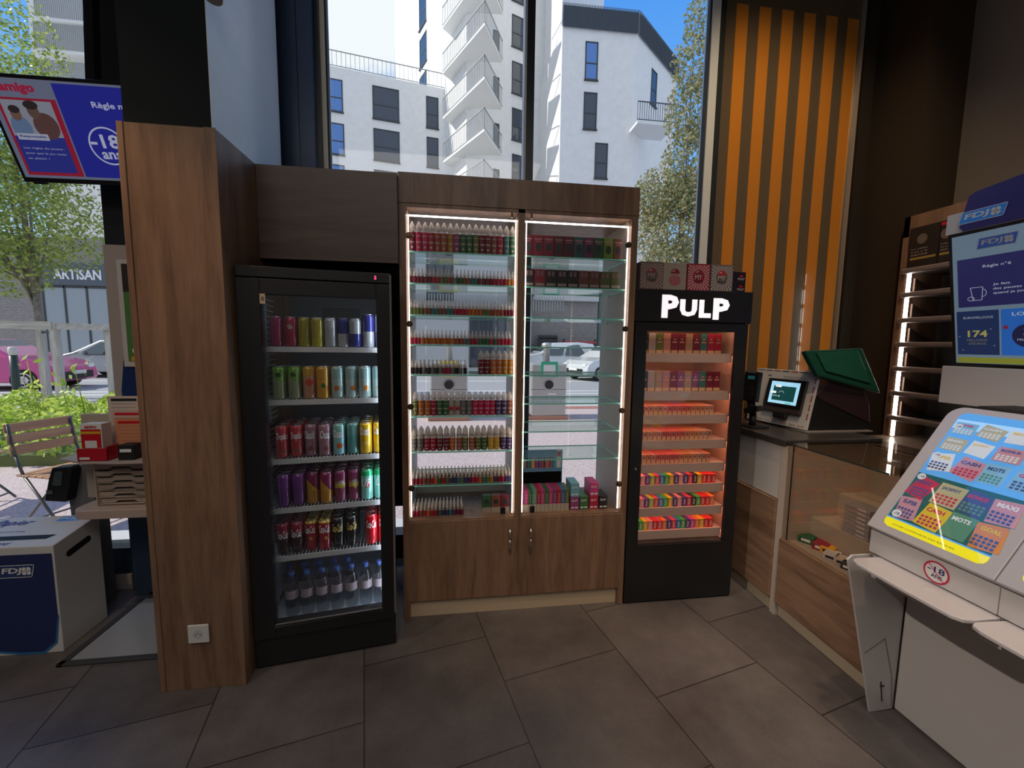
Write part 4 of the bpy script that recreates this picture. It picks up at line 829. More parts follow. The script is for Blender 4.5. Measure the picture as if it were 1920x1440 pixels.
T = {
 'magenta': ('magenta energy drink can', canmat('can_magenta', (.35, .01, .10), (.35, .01, .10), (.30, .02, .09), acr=.0), .0265, .135, None),
 'raspberry': ('raspberry red energy drink can', canmat('can_raspberry', (.40, .02, .07), (.42, .03, .08), (.55, .38, .38), acz=.6, acr=.012), .0265, .135, None),
 'yellow': ('yellow energy drink can', canmat('can_yellow', (.45, .42, .02), (.42, .34, .03), (.45, .42, .05), zs=.25, acr=0), .0265, .135, None),
 'silver': ('plain silver energy drink can', canmat('can_silver', sil, (.5, .5, .52), sil, acr=0), .0265, .135, None),
 'bluesilver': ('blue and silver energy drink can', canmat('can_bluesilver', sil, (.02, .03, .22), (.5, .03, .05), zs=.42, slope=.0, acz=.42, acr=.003), .0265, .135, None),
 'silverblue': ('silver and blue energy drink can', canmat('can_silverblue', (.02, .03, .22), sil, (.5, .03, .05), zs=.42, slope=.0, acz=.42, acr=.003), .0265, .135, None),
 'tallblue': ('taller blue and silver energy drink can', canmat('can_tallblue', sil, (.03, .03, .20), (.4, .03, .08), zs=.5, acz=.5, acr=.003), .0265, .157, None),
 'tallsilver': ('taller silver and blue energy drink can', canmat('can_tallsilver', (.03, .03, .20), sil, (.4, .03, .08), zs=.5, acz=.5, acr=.003), .0265, .157, None),
 'lime': ('lime green iced tea can', canmat('can_lime', (.30, .34, .18), (.18, .38, .05), (.03, .04, .03), zs=.62, slope=.6, acz=.75, acr=.011), .0285, .152, None),
 'peach': ('orange peach iced drink can', canmat('can_peach', (.62, .30, .18), (.62, .34, .04), (.72, .07, .02), zs=.72, acz=.52, acr=.017), .0285, .152, None),
 'pineapple': ('amber tropical drink can', canmat('can_pine', (.65, .30, .02), (.55, .28, .03), (.03, .16, .05), zs=.6, acz=.42, acr=.010), .0285, .152, None),
 'paleblue': ('pale blue iced tea can with peach picture', canmat('can_pale', (.42, .55, .52), (.30, .46, .44), (.62, .20, .03), zs=.6, acz=.32, acr=.012), .0285, .152, None),
 'redfruit': ('red fruit soda can', canmat('can_redfruit', (.55, .06, .07), (.60, .05, .06), (.12, .18, .05), acz=.2, acr=.006), .0285, .152, ('Tropico', .52)),
 'pinkfruit': ('dusty pink fruit soda can', canmat('can_pinkfruit', (.42, .22, .27), (.40, .20, .25), (.30, .10, .08), acz=.25, acr=.012), .0285, .152, ('Oasis', .55)),
 'aqua': ('aqua peach soda can', canmat('can_aqua', (.32, .66, .72), (.30, .60, .55), (.78, .16, .03), zs=.75, acz=.30, acr=.013), .0285, .152, ('Oasis', .55)),
 'teal': ('plain teal soda can', canmat('can_teal', (.12, .36, .35), (.18, .42, .40), (.12, .36, .35), acr=0), .0285, .152, None),
 'lemon': ('bright yellow citrus soda can', canmat('can_lemon', (.80, .48, .02), (.82, .50, .02), (.85, .60, .15), acz=.35, acr=.010), .0285, .152, ('Oasis', .60)),
 'purple': ('purple berry soda can', canmat('can_purple', (.17, .04, .22), (.20, .04, .25), (.14, .03, .2), acr=0), .0285, .152, None),
 'agrum': ('plum and orange citrus soda can', canmat('can_agrum', (.62, .28, .03), (.26, .02, .10), (.60, .50, .03), zs=.62, slope=1.2, acz=.5, acr=.010), .0285, .152, None),
 'tonic': ('plum and silver tonic can', canmat('can_tonic', (.28, .05, .12), (.26, .03, .12), (.50, .45, .46), zs=.8, acz=.62, acr=.015), .0285, .152, ('Schweppes', .40)),
 'mint': ('mint green lemonade can', canmat('can_mint', (.30, .72, .60), (.02, .42, .16), (.75, .10, .12), zs=.80, acz=.5, acr=.013), .0285, .152, ('UP', .44)),
 'cherry': ('dark red cola can', canmat('can_cherry', (.05, .01, .015), (.35, .02, .05), (.3, .02, .04), zs=.6, acr=0), .0285, .150, ('Coca-Cola', .52)),
 'gold': ('red cola can with gold rim', canmat('can_gold', (.42, .012, .03), (.70, .50, .08), (.70, .42, .08), zs=.90, acz=.42, acr=.008), .0285, .150, ('Coca-Cola', .58)),
 'zero': ('black sugar-free cola can', canmat('can_zero', (.012, .011, .012), (.014, .012, .013), (.02, .02, .02), acr=0), .0285, .150, ('Coca-Cola', .55)),
 'red': ('bright red cola can', canmat('can_red', (.62, .004, .012), (.62, .004, .012), (.62, .004, .012), acr=0), .0285, .150, ('Coca-Cola', .56)),
}
GOLDP = mat('gold_print', (.75, .60, .15), .4)
def can(key): 
    nm, m_, r, h, tx = T[key]
    return CP(key, 'drink_can', m_, r, h, *( (tx[0], GOLDP if key == 'zero' else (mat('yellow_print', (.75, .62, .05), .5) if key == 'tonic' else TXW), tx[1]) if tx else ()))
def fl(x, y, z): return FM @ Vector((x, y, z))
DEP = ['front', 'second', 'third', 'fourth', 'fifth']
def canrow(keys, x0, dx, z, rows, shelf, skip=()):
    for i, k in enumerate(keys):
        if k is None: continue
        for j in range(rows[i] if isinstance(rows, list) else rows):
            x = x0+dx*i if not isinstance(dx, list) else x0+dx[i]
            off = .008*((i*7) % 3) if j == 0 else 0
            p = fl(x+rnd.uniform(-.001, .001), .122+off*.6+.0585*j, z)
            put(can(k), p, None, f'{T[k][0]}, {ordw(i)} file, {DEP[j]} on the {shelf} shelf', f'cans on the {shelf} fridge shelf', FA+rnd.uniform(-.25, .25))
canrow(['magenta', 'raspberry', 'yellow', 'yellow', 'silver', 'bluesilver', 'silverblue', 'tallblue', 'tallsilver'], .116, [0, .059, .114, .168, .224, .279, .334, .392, .447], FSH[0]-.002, 1, 'top')
canrow(['lime', 'lime', 'peach', 'pineapple', 'paleblue', 'paleblue', 'paleblue', 'paleblue'], .118, .0615, FSH[1]-.002, 3, 'second')
canrow(['redfruit', 'redfruit', 'pinkfruit', 'pinkfruit', 'aqua', 'teal', 'lemon', 'lemon'], .118, .0615, FSH[2]-.002, 4, 'middle')
canrow(['purple', 'purple', 'agrum', 'agrum', 'tonic', 'tonic', 'mint', 'mint'], .118, .0615, FSH[3]-.002, 4, 'fourth')
canrow(['cherry', 'cherry', 'gold', 'gold', 'zero', 'zero', None, 'red', 'red'], .108, [0, .060, .120, .180, .240, .300, .36, .395, .455], FSH[4]-.002, 4, 'lowest')
PET = glass('pet_plastic', (.80, .82, .84), .9, .05); CAPB = mat('blue_bottle_cap', (.06, .12, .38), .4); LBP = mat('pale_pink_label', (.36, .28, .30), .5)
wt = thing('water_bottle', '', 'bottle')
MB().lathe([(.024, 0), (.031, .008), (.029, .02), (.031, .03), (.029, .045), (.031, .06), (.030, .11), (.031, .155), (.024, .178), (.013, .198), (.012, .205)], n=18).build('bottle_body', PET, wt)
MB().lathe([(.0315, .095), (.0315, .138)], n=18, caps=False).build('label', LBP, wt); MB().lathe([(.0145, .202), (.0145, .222), (.012, .224)], n=14).build('cap', CAPB, wt)
for i in range(7):
    put(wt, fl(.125+.0685*i, .16, .151), None, f'half-litre water bottle with blue cap, {ordw(i)} from the left in the front row', 'water bottles at the bottom of the fridge')
for i in range(5):
    put(wt, fl(.09+.0685*i+.01, .235, .151), None, f'half-litre water bottle with blue cap, {ordw(i)} from the left in the second row', 'water bottles at the bottom of the fridge')

# ------------------------------------------------------------------ black lit showcase
ps = thing('lit_showcase', 'tall black showcase cabinet with backlit white letters on its header', 'showcase', (1.285, 2.35, 0))
X0, X1, YS, YE = .955, 1.622, 2.105, 2.55
GX0, GX1, GZ0, GZ1 = 1.022, 1.552, .352, 1.582
c = MB(); c.box(X0, X0+.02, YS+.02, YE, 0, 1.628).box(X1-.02, X1, YS+.02, YE, 0, 1.628).box(X0, X1, YE-.015, YE, 0, 1.628).box(X0, X1, YS+.02, YE, 0, .05)
c.box(X0, X1, YS+.02, YE, .30, .345).box(X0+.001, X1-.001, YS+.0185, YE-.001, 1.6215, 1.6335)
wb_(c, 'cabinet_body', MATTB, ps)
PINKL = mat('warm_pink_liner', (.52, .34, .28), .5)
wb_(MB().box(X0+.02, X0+.024, YS+.03, YE-.02, .345, 1.62).box(X1-.042, X1-.038, YS+.03, YE-.02, .345, 1.62).box(X0+.02, X1-.02, YE-.02, YE-.016, .345, 1.62), 'inner_liner', PINKL, ps)
BSAT = mat('showcase_black', (.014, .015, .018), .28)
wb_(MB().box(X0-.003, X1+.014, YS-.004, YE, 1.634, 1.806), 'header', BSAT, ps, bevel=.002)
d = wb_(MB().box(X0, GX0, YS, YS+.018, .012, 1.628).box(GX1, X1, YS, YS+.018, .012, 1.628).box(GX0, GX1, YS, YS+.018, .012, GZ0).box(GX0, GX1, YS, YS+.018, GZ1, 1.628), 'door', BSAT, ps)
MB().box(GX0, GX1, YS+.010, YS+.014, GZ0, GZ1).build('door_glass', glass('showcase_glass', (.97, .97, .97), .8), d)
MB().cyl((X0+.035, YS-.002, .81), (X0+.035, YS+.001, .81), .007, n=12).build('lock', CHROME, d)
MB().box(X1+.0, X1+.014, YS-.003, YS+.01, 1.628, 1.634).build('hinge', CHROME, d)
SIGN = mat('backlit_letter_white', (.90, .87, .93), .4, 0, .85)
for ch, x, w_, z, h_, b_ in (('P', 0, .099, 1.653, .125, .05), ('U', .106, .101, 1.663, .093, .06), ('L', .2185, .072, 1.658, .098, .06), ('P', .302, .099, 1.649, .118, .05)):
    o = text(ch, (1.096+x, YS-.0055, z), X3, Z3, w_, h_, SIGN, ps, name='backlit_letter', bold=b_, shear=0); o.location = -Vector(ps.location)
PZ = [1.455, 1.238, 1.102, .953, .815, .69, .552, .414]
GLOW = mat('warm_shelf_light', (1, .56, .33), .5, 0, 13)
for i, z in enumerate(PZ):
    s_ = wb_(MB().box(X0+.026, X1-.044, YS+.045, YS+.33, z-.006, z).box(X0+.026, X1-.06, YS+.040, YS+.045, z-.046, z+.006), 'shelf', mat('shelf_pink_white', (.66, .46, .40), .45), ps)
    wsub(MB().box(X1-.092, X1-.072, YS+.05, YS+.07, z-.014, z-.006).box(X0+.03, X1-.06, YS+.050, YS+.056, z-.012, z-.006), 'shelf_light', GLOW, s_)
    if i in (1, 3): wsub(MB().box(1.26, 1.315, YS+.0395, YS+.040, z-.03, z-.015), 'rail_print', mat('rail_print', (.60, .52, .50), .5), s_)
wb_(MB().box(X0+.05, X1-.06, YS+.06, YS+.075, 1.612, 1.62), 'shelf_light', GLOW, ps)
TB = box_proto('tall_eliquid_box', .043, .035, .118)
f = MB().box(-.019, .019, -.0008, 0, .004, .022); f.build('name_panel', mat('box_name_panel', (.62, .42, .24), .5), kids(TB)[0]); f = MB(); disc(f, (0, -.0007, .085), X3, Z3, .006, 8); f.box(-.014, .014, -.0008, 0, .064, .072); f.build('emblem', mat('emblem_pink', (.60, .30, .28), .5), kids(TB)[0], normals=False)
for r, cs in enumerate((['black', 'white', 'olive', 'salmon', 'wine', 'wine', 'beige', 'wine', 'teal', 'crimson', 'crimson'], ['beige', 'black', 'white', 'beige', 'salmon', 'wine', 'purple', 'beige', 'purple', 'teal', 'wine', 'wine'])):
    x0 = 1.052 if r == 0 else 1.012
    for i, cn in enumerate(cs):
        put(TB, (x0+.0452*i, YS+.085, PZ[r]), [v*.75 for v in K[cn]], f'{cn} tall box, {ordw(i)} from the left on the {["top","second"][r]} showcase shelf', f'tall boxes on the {["top","second"][r]} showcase shelf')
FB = box_proto('beige_label_box', .0262, .040, .055)
f = MB().box(-.011, .011, -.0008, 0, .003, .022); f.build('name_panel', mat('box_name_panel', (.62, .42, .24), .5), kids(FB)[0]); f = MB(); disc(f, (0, -.0007, .038), X3, Z3, .006, 8); f.build('emblem', mat('emblem_dark', (.12, .10, .09), .5), kids(FB)[0], normals=False)
CB3 = bpy.data.objects.new('carton_box', kids(FB)[0].data)   # the same carton without print, for the rows behind
C.objects.link(CB3); CB3['category'] = 'box'; CB3.name = 'plain_back_box'
rows345 = ['orange', 'salmon', 'orange', 'beige', 'orange', 'salmon', 'red', 'red', 'red', 'red', 'red', 'orange', 'amber', 'amber', 'beige', 'beige', 'grey']
for r in (2, 3, 4):
    n = 16; 
    for i in range(n):
        cn = rows345[(i+r-2) % 17]; col = [min(1, .55*v+.30) if q_ < 1 else .55*v+.12 for q_, v in enumerate(K[cn])]
        for j in range(3):
            P_ = FB if j == 0 else CB3
            put(P_, (1.040+.0288*i, YS+.062+.042*j, PZ[r]), col, f'{cn} small box, {ordw(i)} file, {["front","middle","rear"][j]} on the {SHN[r]} showcase shelf', f'small boxes on the {SHN[r]} showcase shelf')
GB = box_proto('coloured_eliquid_box', .0270, .040, .055); text('PULP', (.005, -.0007, .012), Z3, -X3, .034, .010, TXW, kids(GB)[0], name='lettering', bold=.03)
VC = dict(red=(.70, .03, .04), pink=(.80, .32, .34), violet=(.20, .04, .32), lime=(.40, .60, .05), crimson=(.72, .06, .10), blue=(.05, .22, .55), green=(.06, .45, .08), yellow=(.80, .48, .02), navy=(.08, .06, .25), black=(.05, .03, .06), orange=(.80, .20, .05), magenta=(.60, .06, .40))
R6 = 'red pink violet lime crimson blue green yellow navy pink navy crimson black yellow red red red'.split(); R7 = 'red pink violet lime crimson blue green yellow navy pink navy crimson black green red red orange'.split()
R8 = 'red green yellow pink red crimson orange navy crimson blue green navy magenta orange yellow red red'.split()
for r, cs in ((5, R6), (6, R7), (7, R8)):
    for i, cn in enumerate(cs):
        for j in range(3):
            P_ = GB if j == 0 else CB3
            put(P_, (1.038+.0297*i, YS+.062+.042*j, PZ[r]), VC[cn], f'{cn} small box, {ordw(i)} file, {["front","middle","rear"][j]} on the {SHN[r]} showcase shelf', f'small boxes on the {SHN[r]} showcase shelf')
# cartons on its top
def burst(label, x, base, ray_c, dome, title, mode='burst'):
    t = thing('square_carton', label, 'box', (x, YS+.01, 1.806), 0, 'cartons on top of the showcase'); W = .134; H = .146
    b = MB().box(-W/2, W/2, 0, .12, 0, H).build('carton', mat('carton_'+label.split()[0]+label.split()[1], base, .35), t, bevel=.002)
    if mode == 'burst':
        f = MB(); cz = H*.52
        for k in range(30):
            a = 2*math.pi*k/30; s = 2*math.pi/30*.26
            def ext(a_): 
                cx, cy = math.cos(a_), math.sin(a_); m_ = min((W/2-.004)/max(abs(cx), 1e-6), ((H-.008-cz) if cy > 0 else (cz-.004))/max(abs(cy), 1e-6)); return (cx*m_, cy*m_)
            p1, p2 = ext(a-s), ext(a+s); f.add([(.034*math.cos(a-s), -.0006, cz+.036*math.sin(a-s)), (.034*math.cos(a+s), -.0006, cz+.036*math.sin(a+s)), (p2[0], -.0006, cz+p2[1]), (p1[0], -.0006, cz+p1[1])], [(0, 1, 2, 3)])
        f.build('sunburst_print', mat('ray_print_'+label.split()[0], ray_c, .4), b, normals=False)
    else:
        f = MB(); disc(f, (0, -.0006, .052), X3, Z3, .034, 24, ry=.030); f.build('round_print', mat('dusty_red_print', (.32, .10, .12), .5), b, normals=False)
    f = MB(); zc = .088
    f.add([(.026*math.cos(R_(a)), -.0009, zc+.026*math.sin(R_(a))) for a in range(0, 181, 15)], [tuple(range(13))]); f.build('dome_print', mat('dome_'+label.split()[0], dome, .35), b, normals=False)
    f = MB(); disc(f, (-.008, -.0012, zc+.014), (.9, 0, .4), (0, 0, 1), .009, 10, ry=.003); f.build('shine_print', mat('mauve_shine', (.6, .45, .48), .4), b, normals=False)
    if mode == 'burst':
        text('MY', (-.022, -.0010, .060), X3, Z3, .044, .026, mat('title_'+label.split()[0], title, .5), b, bold=.02); text('PULP', (-.026, -.0010, .040), X3, Z3, .052, .016, mat('title2_'+label.split()[0], [v*.35 for v in base], .5), b, bold=.04)
burst('brown square carton with sunburst print, first from the left on the showcase', 1.038, (.13, .09, .085), (.36, .28, .26), (.22, .05, .06), (.32, .26, .25))
burst('pale grey square carton with red bottle print, second on the showcase', 1.172, (.30, .27, .24), None, (.20, .02, .03), None, 'bottle')
burst('crimson square carton with sunburst print, third on the showcase', 1.311, (.24, .015, .04), (.55, .30, .34), (.22, .02, .05), (.45, .36, .36))
burst('grey square carton with sunburst print, fourth on the showcase', 1.449, (.12, .11, .12), (.42, .38, .40), (.40, .03, .04), (.40, .36, .36))
for k, w_ in enumerate(('lower', 'upper')):
    t = thing('flat_black_carton', f'small black carton with red emblem, {w_} of the pair on the showcase', 'box', (1.569, YS+.03, 1.806+.0575*k), 0, 'cartons on top of the showcase')
    b = MB().box(-.041, .041, 0, .10, 0, .057).build('carton', mat('carton_black', (.016, .012, .022), .3), t, bevel=.002)
    text('PULP', (-.008, -.0008, .012), X3, Z3, .040, .012, mat('pale_letter', (.5, .45, .5), .5), b, bold=.03); f = MB(); f.add([(.012+.010*math.cos(R_(a)), -.0008, .030+.010*math.sin(R_(a))) for a in range(0, 181, 20)], [tuple(range(10))]); f.build('emblem', RED, b, normals=False)

# ------------------------------------------------------------------ sales counter with glass vitrine
ct = thing('sales_counter', 'white and oak sales counter section with a dark worktop, beside the lit showcase', 'counter', (2.1, 2.25, 0))
WTOP = mat('dark_stone_worktop', (.055, .047, .045), .3, noise=.1, nscale=12)
XC = 1.77
wb_(MB().box(XC, XC+.018, 1.965, 2.57, .66, .968), 'upper_panel', WHITE, ct); wb_(MB().box(XC-.016, XC+.018, 1.965, 2.57, .085, .655), 'lower_panel', OAKH, ct, bevel=.001, seg=1)
wb_(MB().box(XC+.012, XC+.03, 1.93, 2.57, 0, .085), 'plinth', CREAM, ct); wb_(MB().box(XC+.018, 2.33, 1.95, 2.57, .0, .968), 'carcass', BEIGE, ct)
wb_(MB().box(XC-.02, 2.36, 1.93, 2.575, .970, 1.0), 'worktop', WTOP, ct, bevel=.002)
wb_(MB().box(XC-.004, XC+.03, 1.925, 1.962, .0, .968), 'corner_post', mat('cream_post', (.56, .48, .42), .45), ct)
vt = thing('glass_vitrine', 'low glass-topped vitrine counter with oak front panel, between worktop and lottery kiosk', 'showcase', (2.0, 1.63, 0))
YA, YB2 = 1.335, 1.922
wb_(MB().box(XC-.012, XC+.010, YA, YB2, .082, .455), 'front_panel', OAKH, vt, bevel=.001, seg=1); wb_(MB().box(XC+.016, XC+.034, YA, YB2, 0, .09), 'plinth', CREAM, vt)
VBG = mat('vitrine_liner', (.46, .38, .30), .5)
c = MB().box(XC+.036, 2.30, YA, YB2, .0, .44).box(2.10, 2.30, YA, YB2, .44, .70).box(2.28, 2.30, YA, YB2, .70, .96).box(1.94, 2.10, YA, YB2, .44, .57).box(XC+.036, 2.30, YA, YA+.02, .44, .975).box(XC+.036, 2.3, YB2-.006, YB2, .44, .975)
wb_(c, 'stepped_display', VBG, vt)
wb_(MB().box(2.085, 2.095, 1.60, 1.612, .57, .975), 'divider', mat('thin_dark_post', (.10, .07, .06), .4), vt)
wb_(MB().box(XC, XC+.006, YA+.02, YB2, .455, .982), 'front_glass', glass('vitrine_glass', (.96, .93, .90), 1.0), vt)
wb_(MB().prism([(XC-.015, YB2+.005), (XC-.015, YA+.06), (XC+.03, YA+.025), (2.34, YA+.025), (2.34, YB2+.005)], 'z', .984, .992), 'top_glass', [glass('vitrine_top_glass', (.80, .76, .72), 1.0)], vt)
wb_(MB().box(XC-.016, XC-.0152, YA+.06, YB2, .984, .992), 'top_glass_edge', mat('dark_glass_edge', (.02, .035, .03), .2), vt)
def pack(label, px, py, z, w_, d_, h_, col, rz, grp='packs in the vitrine'):
    q = atZ(px, py, z); t = thing('tobacco_pack', label, 'pack', (q.x, q.y, z), rz, grp)
    b = MB().box(-w_/2, w_/2, -d_/2, d_/2, 0, h_).build('carton', mat('pack_'+label.split()[0], col, .4), t, bevel=.003); MB().box(-w_*.3, w_*.3, -d_/2-.0006, -d_/2, h_*.3, h_*.7).build('print', TXW if col[0] < .5 else TXK, b); return t
pack('green flat pack lying on the vitrine floor', 1516, 1014, .441, .07, .10, .035, (.02, .12, .05), R_(-60)); pack('dark red flat pack between the green and the yellow pack', 1543, 1028, .441, .07, .10, .035, (.35, .02, .05), R_(-62))
pack('yellow flat pack in front of the dark red one', 1556, 1034, .441, .06, .10, .034, (.80, .42, .02), R_(-62)); pack('white small pack next to the yellow one', 1560, 1046, .441, .06, .08, .03, (.62, .58, .55), R_(-62))
pack('cream small pack further along the vitrine front', 1580, 1056, .441, .06, .07, .03, (.58, .50, .42), R_(-60)); pack('black small pack beside the kiosk panel', 1590, 1066, .441, .05, .05, .03, (.03, .03, .035), R_(-60))
for k in range(7):
    t = thing('silver_box', f'silver flat box, {ordw(k)} from the bottom of the stack in the vitrine', 'box', (2.0, 1.66, .571+.022*k), 0, 'stacked silver boxes in the vitrine')
    MB().box(-.045, .045, -.04, .09, 0, .021).build('carton', mat('silver_carton', (.45, .42, .42), .35, .4), t, bevel=.002); MB().box(-.0455, -.045, -.02, .02, .006, .014).build('print', mat('carton_print', (.65, .62, .6), .5), t)
for k in range(5):
    t = thing('silver_box', f'silver flat box, {ordw(k)} from the bottom of the shorter stack in the vitrine', 'box', (2.01, 1.54, .571+.022*k), 0, 'stacked silver boxes in the vitrine')
    MB().box(-.045, .045, -.05, .05, 0, .021).build('carton', mat('silver_carton', (.45, .42, .42), .35, .4), t, bevel=.002); MB().box(-.0455, -.045, -.02, .02, .006, .014).build('print', mat('carton_print', (.65, .62, .6), .5), t)

# payment screen on its leaning white front
TH = R_(14)
pt = thing('lottery_terminal', 'black wedge-shaped lottery terminal with white printed front on the counter', 'terminal', (2.24, 2.30, 1.0))
o_ = Vector((2.048, 2.106, 1.012)); u_ = Vector((-.072, .414, 0)).normalized(); 
TR = PX(1538, 697, 2.11); up_ = (Vector((2.12, 2.118, 1.361))-o_); up_ = (up_-u_*up_.dot(u_)).normalized(); n_out = u_.cross(up_).normalized(); n_out = n_out if n_out.x < 0 else -n_out
H_ = .355; W_ = .42
def TP(a, b_, d_=0): return o_+u_*a+up_*b_+n_out*d_
f = MB(); f.add([TP(0, 0, 0), TP(W_, 0, 0), TP(W_, H_, 0), TP(0, H_, 0), TP(0, 0, -.012), TP(W_, 0, -.012), TP(W_, H_, -.012), TP(0, H_, -.012)], [(0, 1, 2, 3), (4, 7, 6, 5), (0, 4, 5, 1), (1, 5, 6, 2), (2, 6, 7, 3), (3, 7, 4, 0)])
fp = wb_(f, 'front_panel', WHITEP, pt, bevel=.004)
tri = [(p_.x, p_.z) for p_ in (PY(1515, 808, 2.12), PY(1640, 809, 2.12), PY(1634, 797, 2.12), PY(1539, 752, 2.12), PY(1527, 742, 2.12))]
wb_(MB().prism(tri, 'y', 2.12, 2.50), 'lower_body', MATTB, pt)
dome = [(p_.x, p_.z) for p_ in (PY(1529, 741, 2.12), PY(1545, 723, 2.12), PY(1562, 712, 2.12), PY(1585, 709, 2.12), PY(1605, 716, 2.12), PY(1622, 733, 2.12), PY(1632, 757, 2.12), PY(1634, 796, 2.12), PY(1539, 752, 2.12))]
wb_(MB().prism(dome, 'y', 2.12, 2.50), 'upper_body', mat('aubergine_plastic', (.055, .030, .040), .4), pt, bevel=.012, seg=2)
wb_(MB().box(2.035, 2.48, 2.09, 2.51, 1.001, 1.008), 'base_sheet', mat('grey_sheet', (.35, .32, .32), .4), pt)
cols_w = [srgb(60, 90, 190), srgb(60, 70, 90), srgb(190, 60, 70), srgb(40, 40, 60), srgb(200, 70, 80), srgb(90, 90, 90), srgb(190, 30, 50)]
wd = ['Loto', 'Quinte', 'Tirage', 'Keno', 'Bonus', 'Gagne', 'Jeux']
for i in range(7):
    text(wd[i], TP(W_-.015-.057*i, .010, .0008), -u_, up_, .045, .013, mat(f'word_print_{i}', cols_w[i], .5), fp, name='lettering').location = (0, 0, 0)
    f = MB(); rect(f, TP(W_-.01-.058*i, H_-.014, .0008), -u_, up_, 0, .045, 0, .006); f.build('edge_print', mat(f'word_print_{i}', cols_w[i], .5), fp, normals=False)
f = MB()
for i in range(5): rect(f, TP(.012, .06+.055*i, .0008), u_, up_, 0, .007, 0, .04)
f.build('edge_print', mat('word_print_2', cols_w[2], .5), fp, normals=False)
f = MB(); rect(f, TP(W_-.09, H_-.05, .0008), -u_, up_, 0, .025, 0, .010); rect(f, TP(W_-.20, H_-.045, .0008), -u_, up_, 0, .16, 0, .002); rect(f, TP(W_-.20, H_-.055, .0008), -u_, up_, 0, .15, 0, .002); f.build('small_print', mat('grey_print', (.2, .2, .24), .5), fp, normals=False)
def slab(mb, a0, a1, b0, b1, d0, d1):
    mb.add([TP(a, b_, d_) for a in (a0, a1) for b_ in (b0, b1) for d_ in (d0, d1)], [(0, 1, 3, 2), (4, 6, 7, 5), (0, 4, 5, 1), (2, 3, 7, 6), (0, 2, 6, 4), (1, 5, 7, 3)]); return mb
tb = thing('customer_display', 'small black customer screen in a taupe frame on the white terminal front', 'screen', (2.03, 2.25, 1.05))
A0, A1, B0_, B1 = .048, .300, .078, .292
wb_(slab(MB(), A0, A1, B0_, B1, .001, .022), 'frame', mat('taupe_plastic', (.07, .05, .05), .4), tb, bevel=.006)
wb_(slab(MB(), A0+.002, A1-.002, B0_+.035, B1-.002, .022, .026), 'bezel', BLACK, tb, bevel=.002)
wb_(slab(MB(), A0+.07, A0+.16, B0_-.035, B0_+.004, .012, .04), 'foot', MATTB, tb, bevel=.008)
SCB = mat('screen_pale_blue', (.32, .60, .78), .3, 0, 1.0); SCG = mat('screen_dark_green', (.01, .07, .07), .3, 0, .6); SCW = mat('screen_white', (.8, .85, .85), .3, 0, .9); SCGR = mat('screen_green', (.05, .45, .30), .3, 0, .8)
f = MB(); rect(f, TP(A1-.03, B0_+.055, .0265), -u_, up_, 0, .190, 0, .140); sc_ = wb_(f, 'display', SCB, tb, normals=False)
def scr(x0, x1, y0, y1, m_, nm='screen_graphic', d_=.0270):
    f = MB(); rect(f, TP(A1-.03, B0_+.055, d_), -u_, up_, x0*1.18, x1*1.18, y0*1.04, y1*1.04); f.build(nm, m_, sc_, normals=False).location = (0, 0, 0)
scr(.018, .144, .018, .108, SCG); scr(.028, .062, .100, .112, SCW, d_=.0274); scr(.006, .038, .060, .074, SCW, d_=.0274); scr(.10, .132, .004, .010, SCGR, d_=.0274)
f = MB(); ring(f, TP(A1-.025-.085, B0_+.06+.058, .0274), -u_, up_, .018, .0015, 20, 160, 14); disc(f, TP(A1-.025-.075, B0_+.06+.042, .0274), -u_, up_, .004, 12); f.build('screen_graphic', SCW, sc_, normals=False)
text('PAIEMENT', TP(A1-.025-.030, B0_+.06+.040, .0274), -u_, up_, .038, .005, SCW, sc_, name='lettering'); text('Scannez', TP(A1-.025-.032, B0_+.06+.103, .0276), -u_, up_, .026, .006, SCG, sc_, name='lettering')
# green monitor above the terminal, seen from behind
mo = thing('green_monitor', 'dark green tilted monitor seen from behind above the lottery terminal', 'monitor', (2.40, 2.25, 1.335))
GRN = mat('dark_green_plastic', (.012, .085, .060), .32); GRN2 = mat('green_plastic_panel', (.018, .12, .085), .3)
a, b_, c_2, d_2 = PY(1510, 657, 2.12), PY(1617, 652, 2.16), PY(1652, 737, 2.10), PY(1535, 705, 2.08)
q = [a, b_, c_2, d_2]; nn = (b_-a).cross(d_2-a).normalized(); nn = nn if nn.y < 0 else -nn
f = MB(); f.add([p for p in q]+[p-nn*.035 for p in q], [(0, 1, 2, 3), (4, 7, 6, 5)]+[(i, (i+1) % 4, 4+(i+1) % 4, 4+i) for i in range(4)]); sh = wb_(f, 'casing', GRN, mo, bevel=.008)
f = MB(); cc = (a+b_+c_2+d_2)/4; qq = [cc+(p-cc)*.72+Vector((0, 0, .012)) for p in q]; f.add([p+nn*.006 for p in qq]+[p-nn*.004 for p in q and qq], [(0, 1, 2, 3), (4, 7, 6, 5)]+[(i, (i+1) % 4, 4+(i+1) % 4, 4+i) for i in range(4)]); f.build('back_panel', GRN2, sh, bevel=.003)
wb_(MB().bar(cc-nn*.01+Vector((0, .03, -.03)), (2.30, 2.26, 1.33), .09, .05), 'neck', MATTB, mo)
pt2 = thing('card_reader', 'black card reader on a short arm in front of the white terminal front', 'card reader', (1.86, 2.25, 1.0))
e1 = PX(1412, 770, 1.87)
wb_(MB().cyl((1.84, 2.29, 1.0), (1.84, 2.29, 1.08), .020).bar((1.80, 2.30, 1.10), (1.80, 2.19, 1.135), .035, .03).box(1.78, 1.90, 2.22, 2.34, 1.0, 1.012), 'stand', MATTB, pt2)
dv = Vector((.10, .03, 1)).normalized(); pr_ = Vector((.30, -.95, 0)); pr_ = (pr_-dv*pr_.dot(dv)).normalized(); nr = pr_.cross(dv).normalized(); nr = nr if nr.x < 0 else -nr
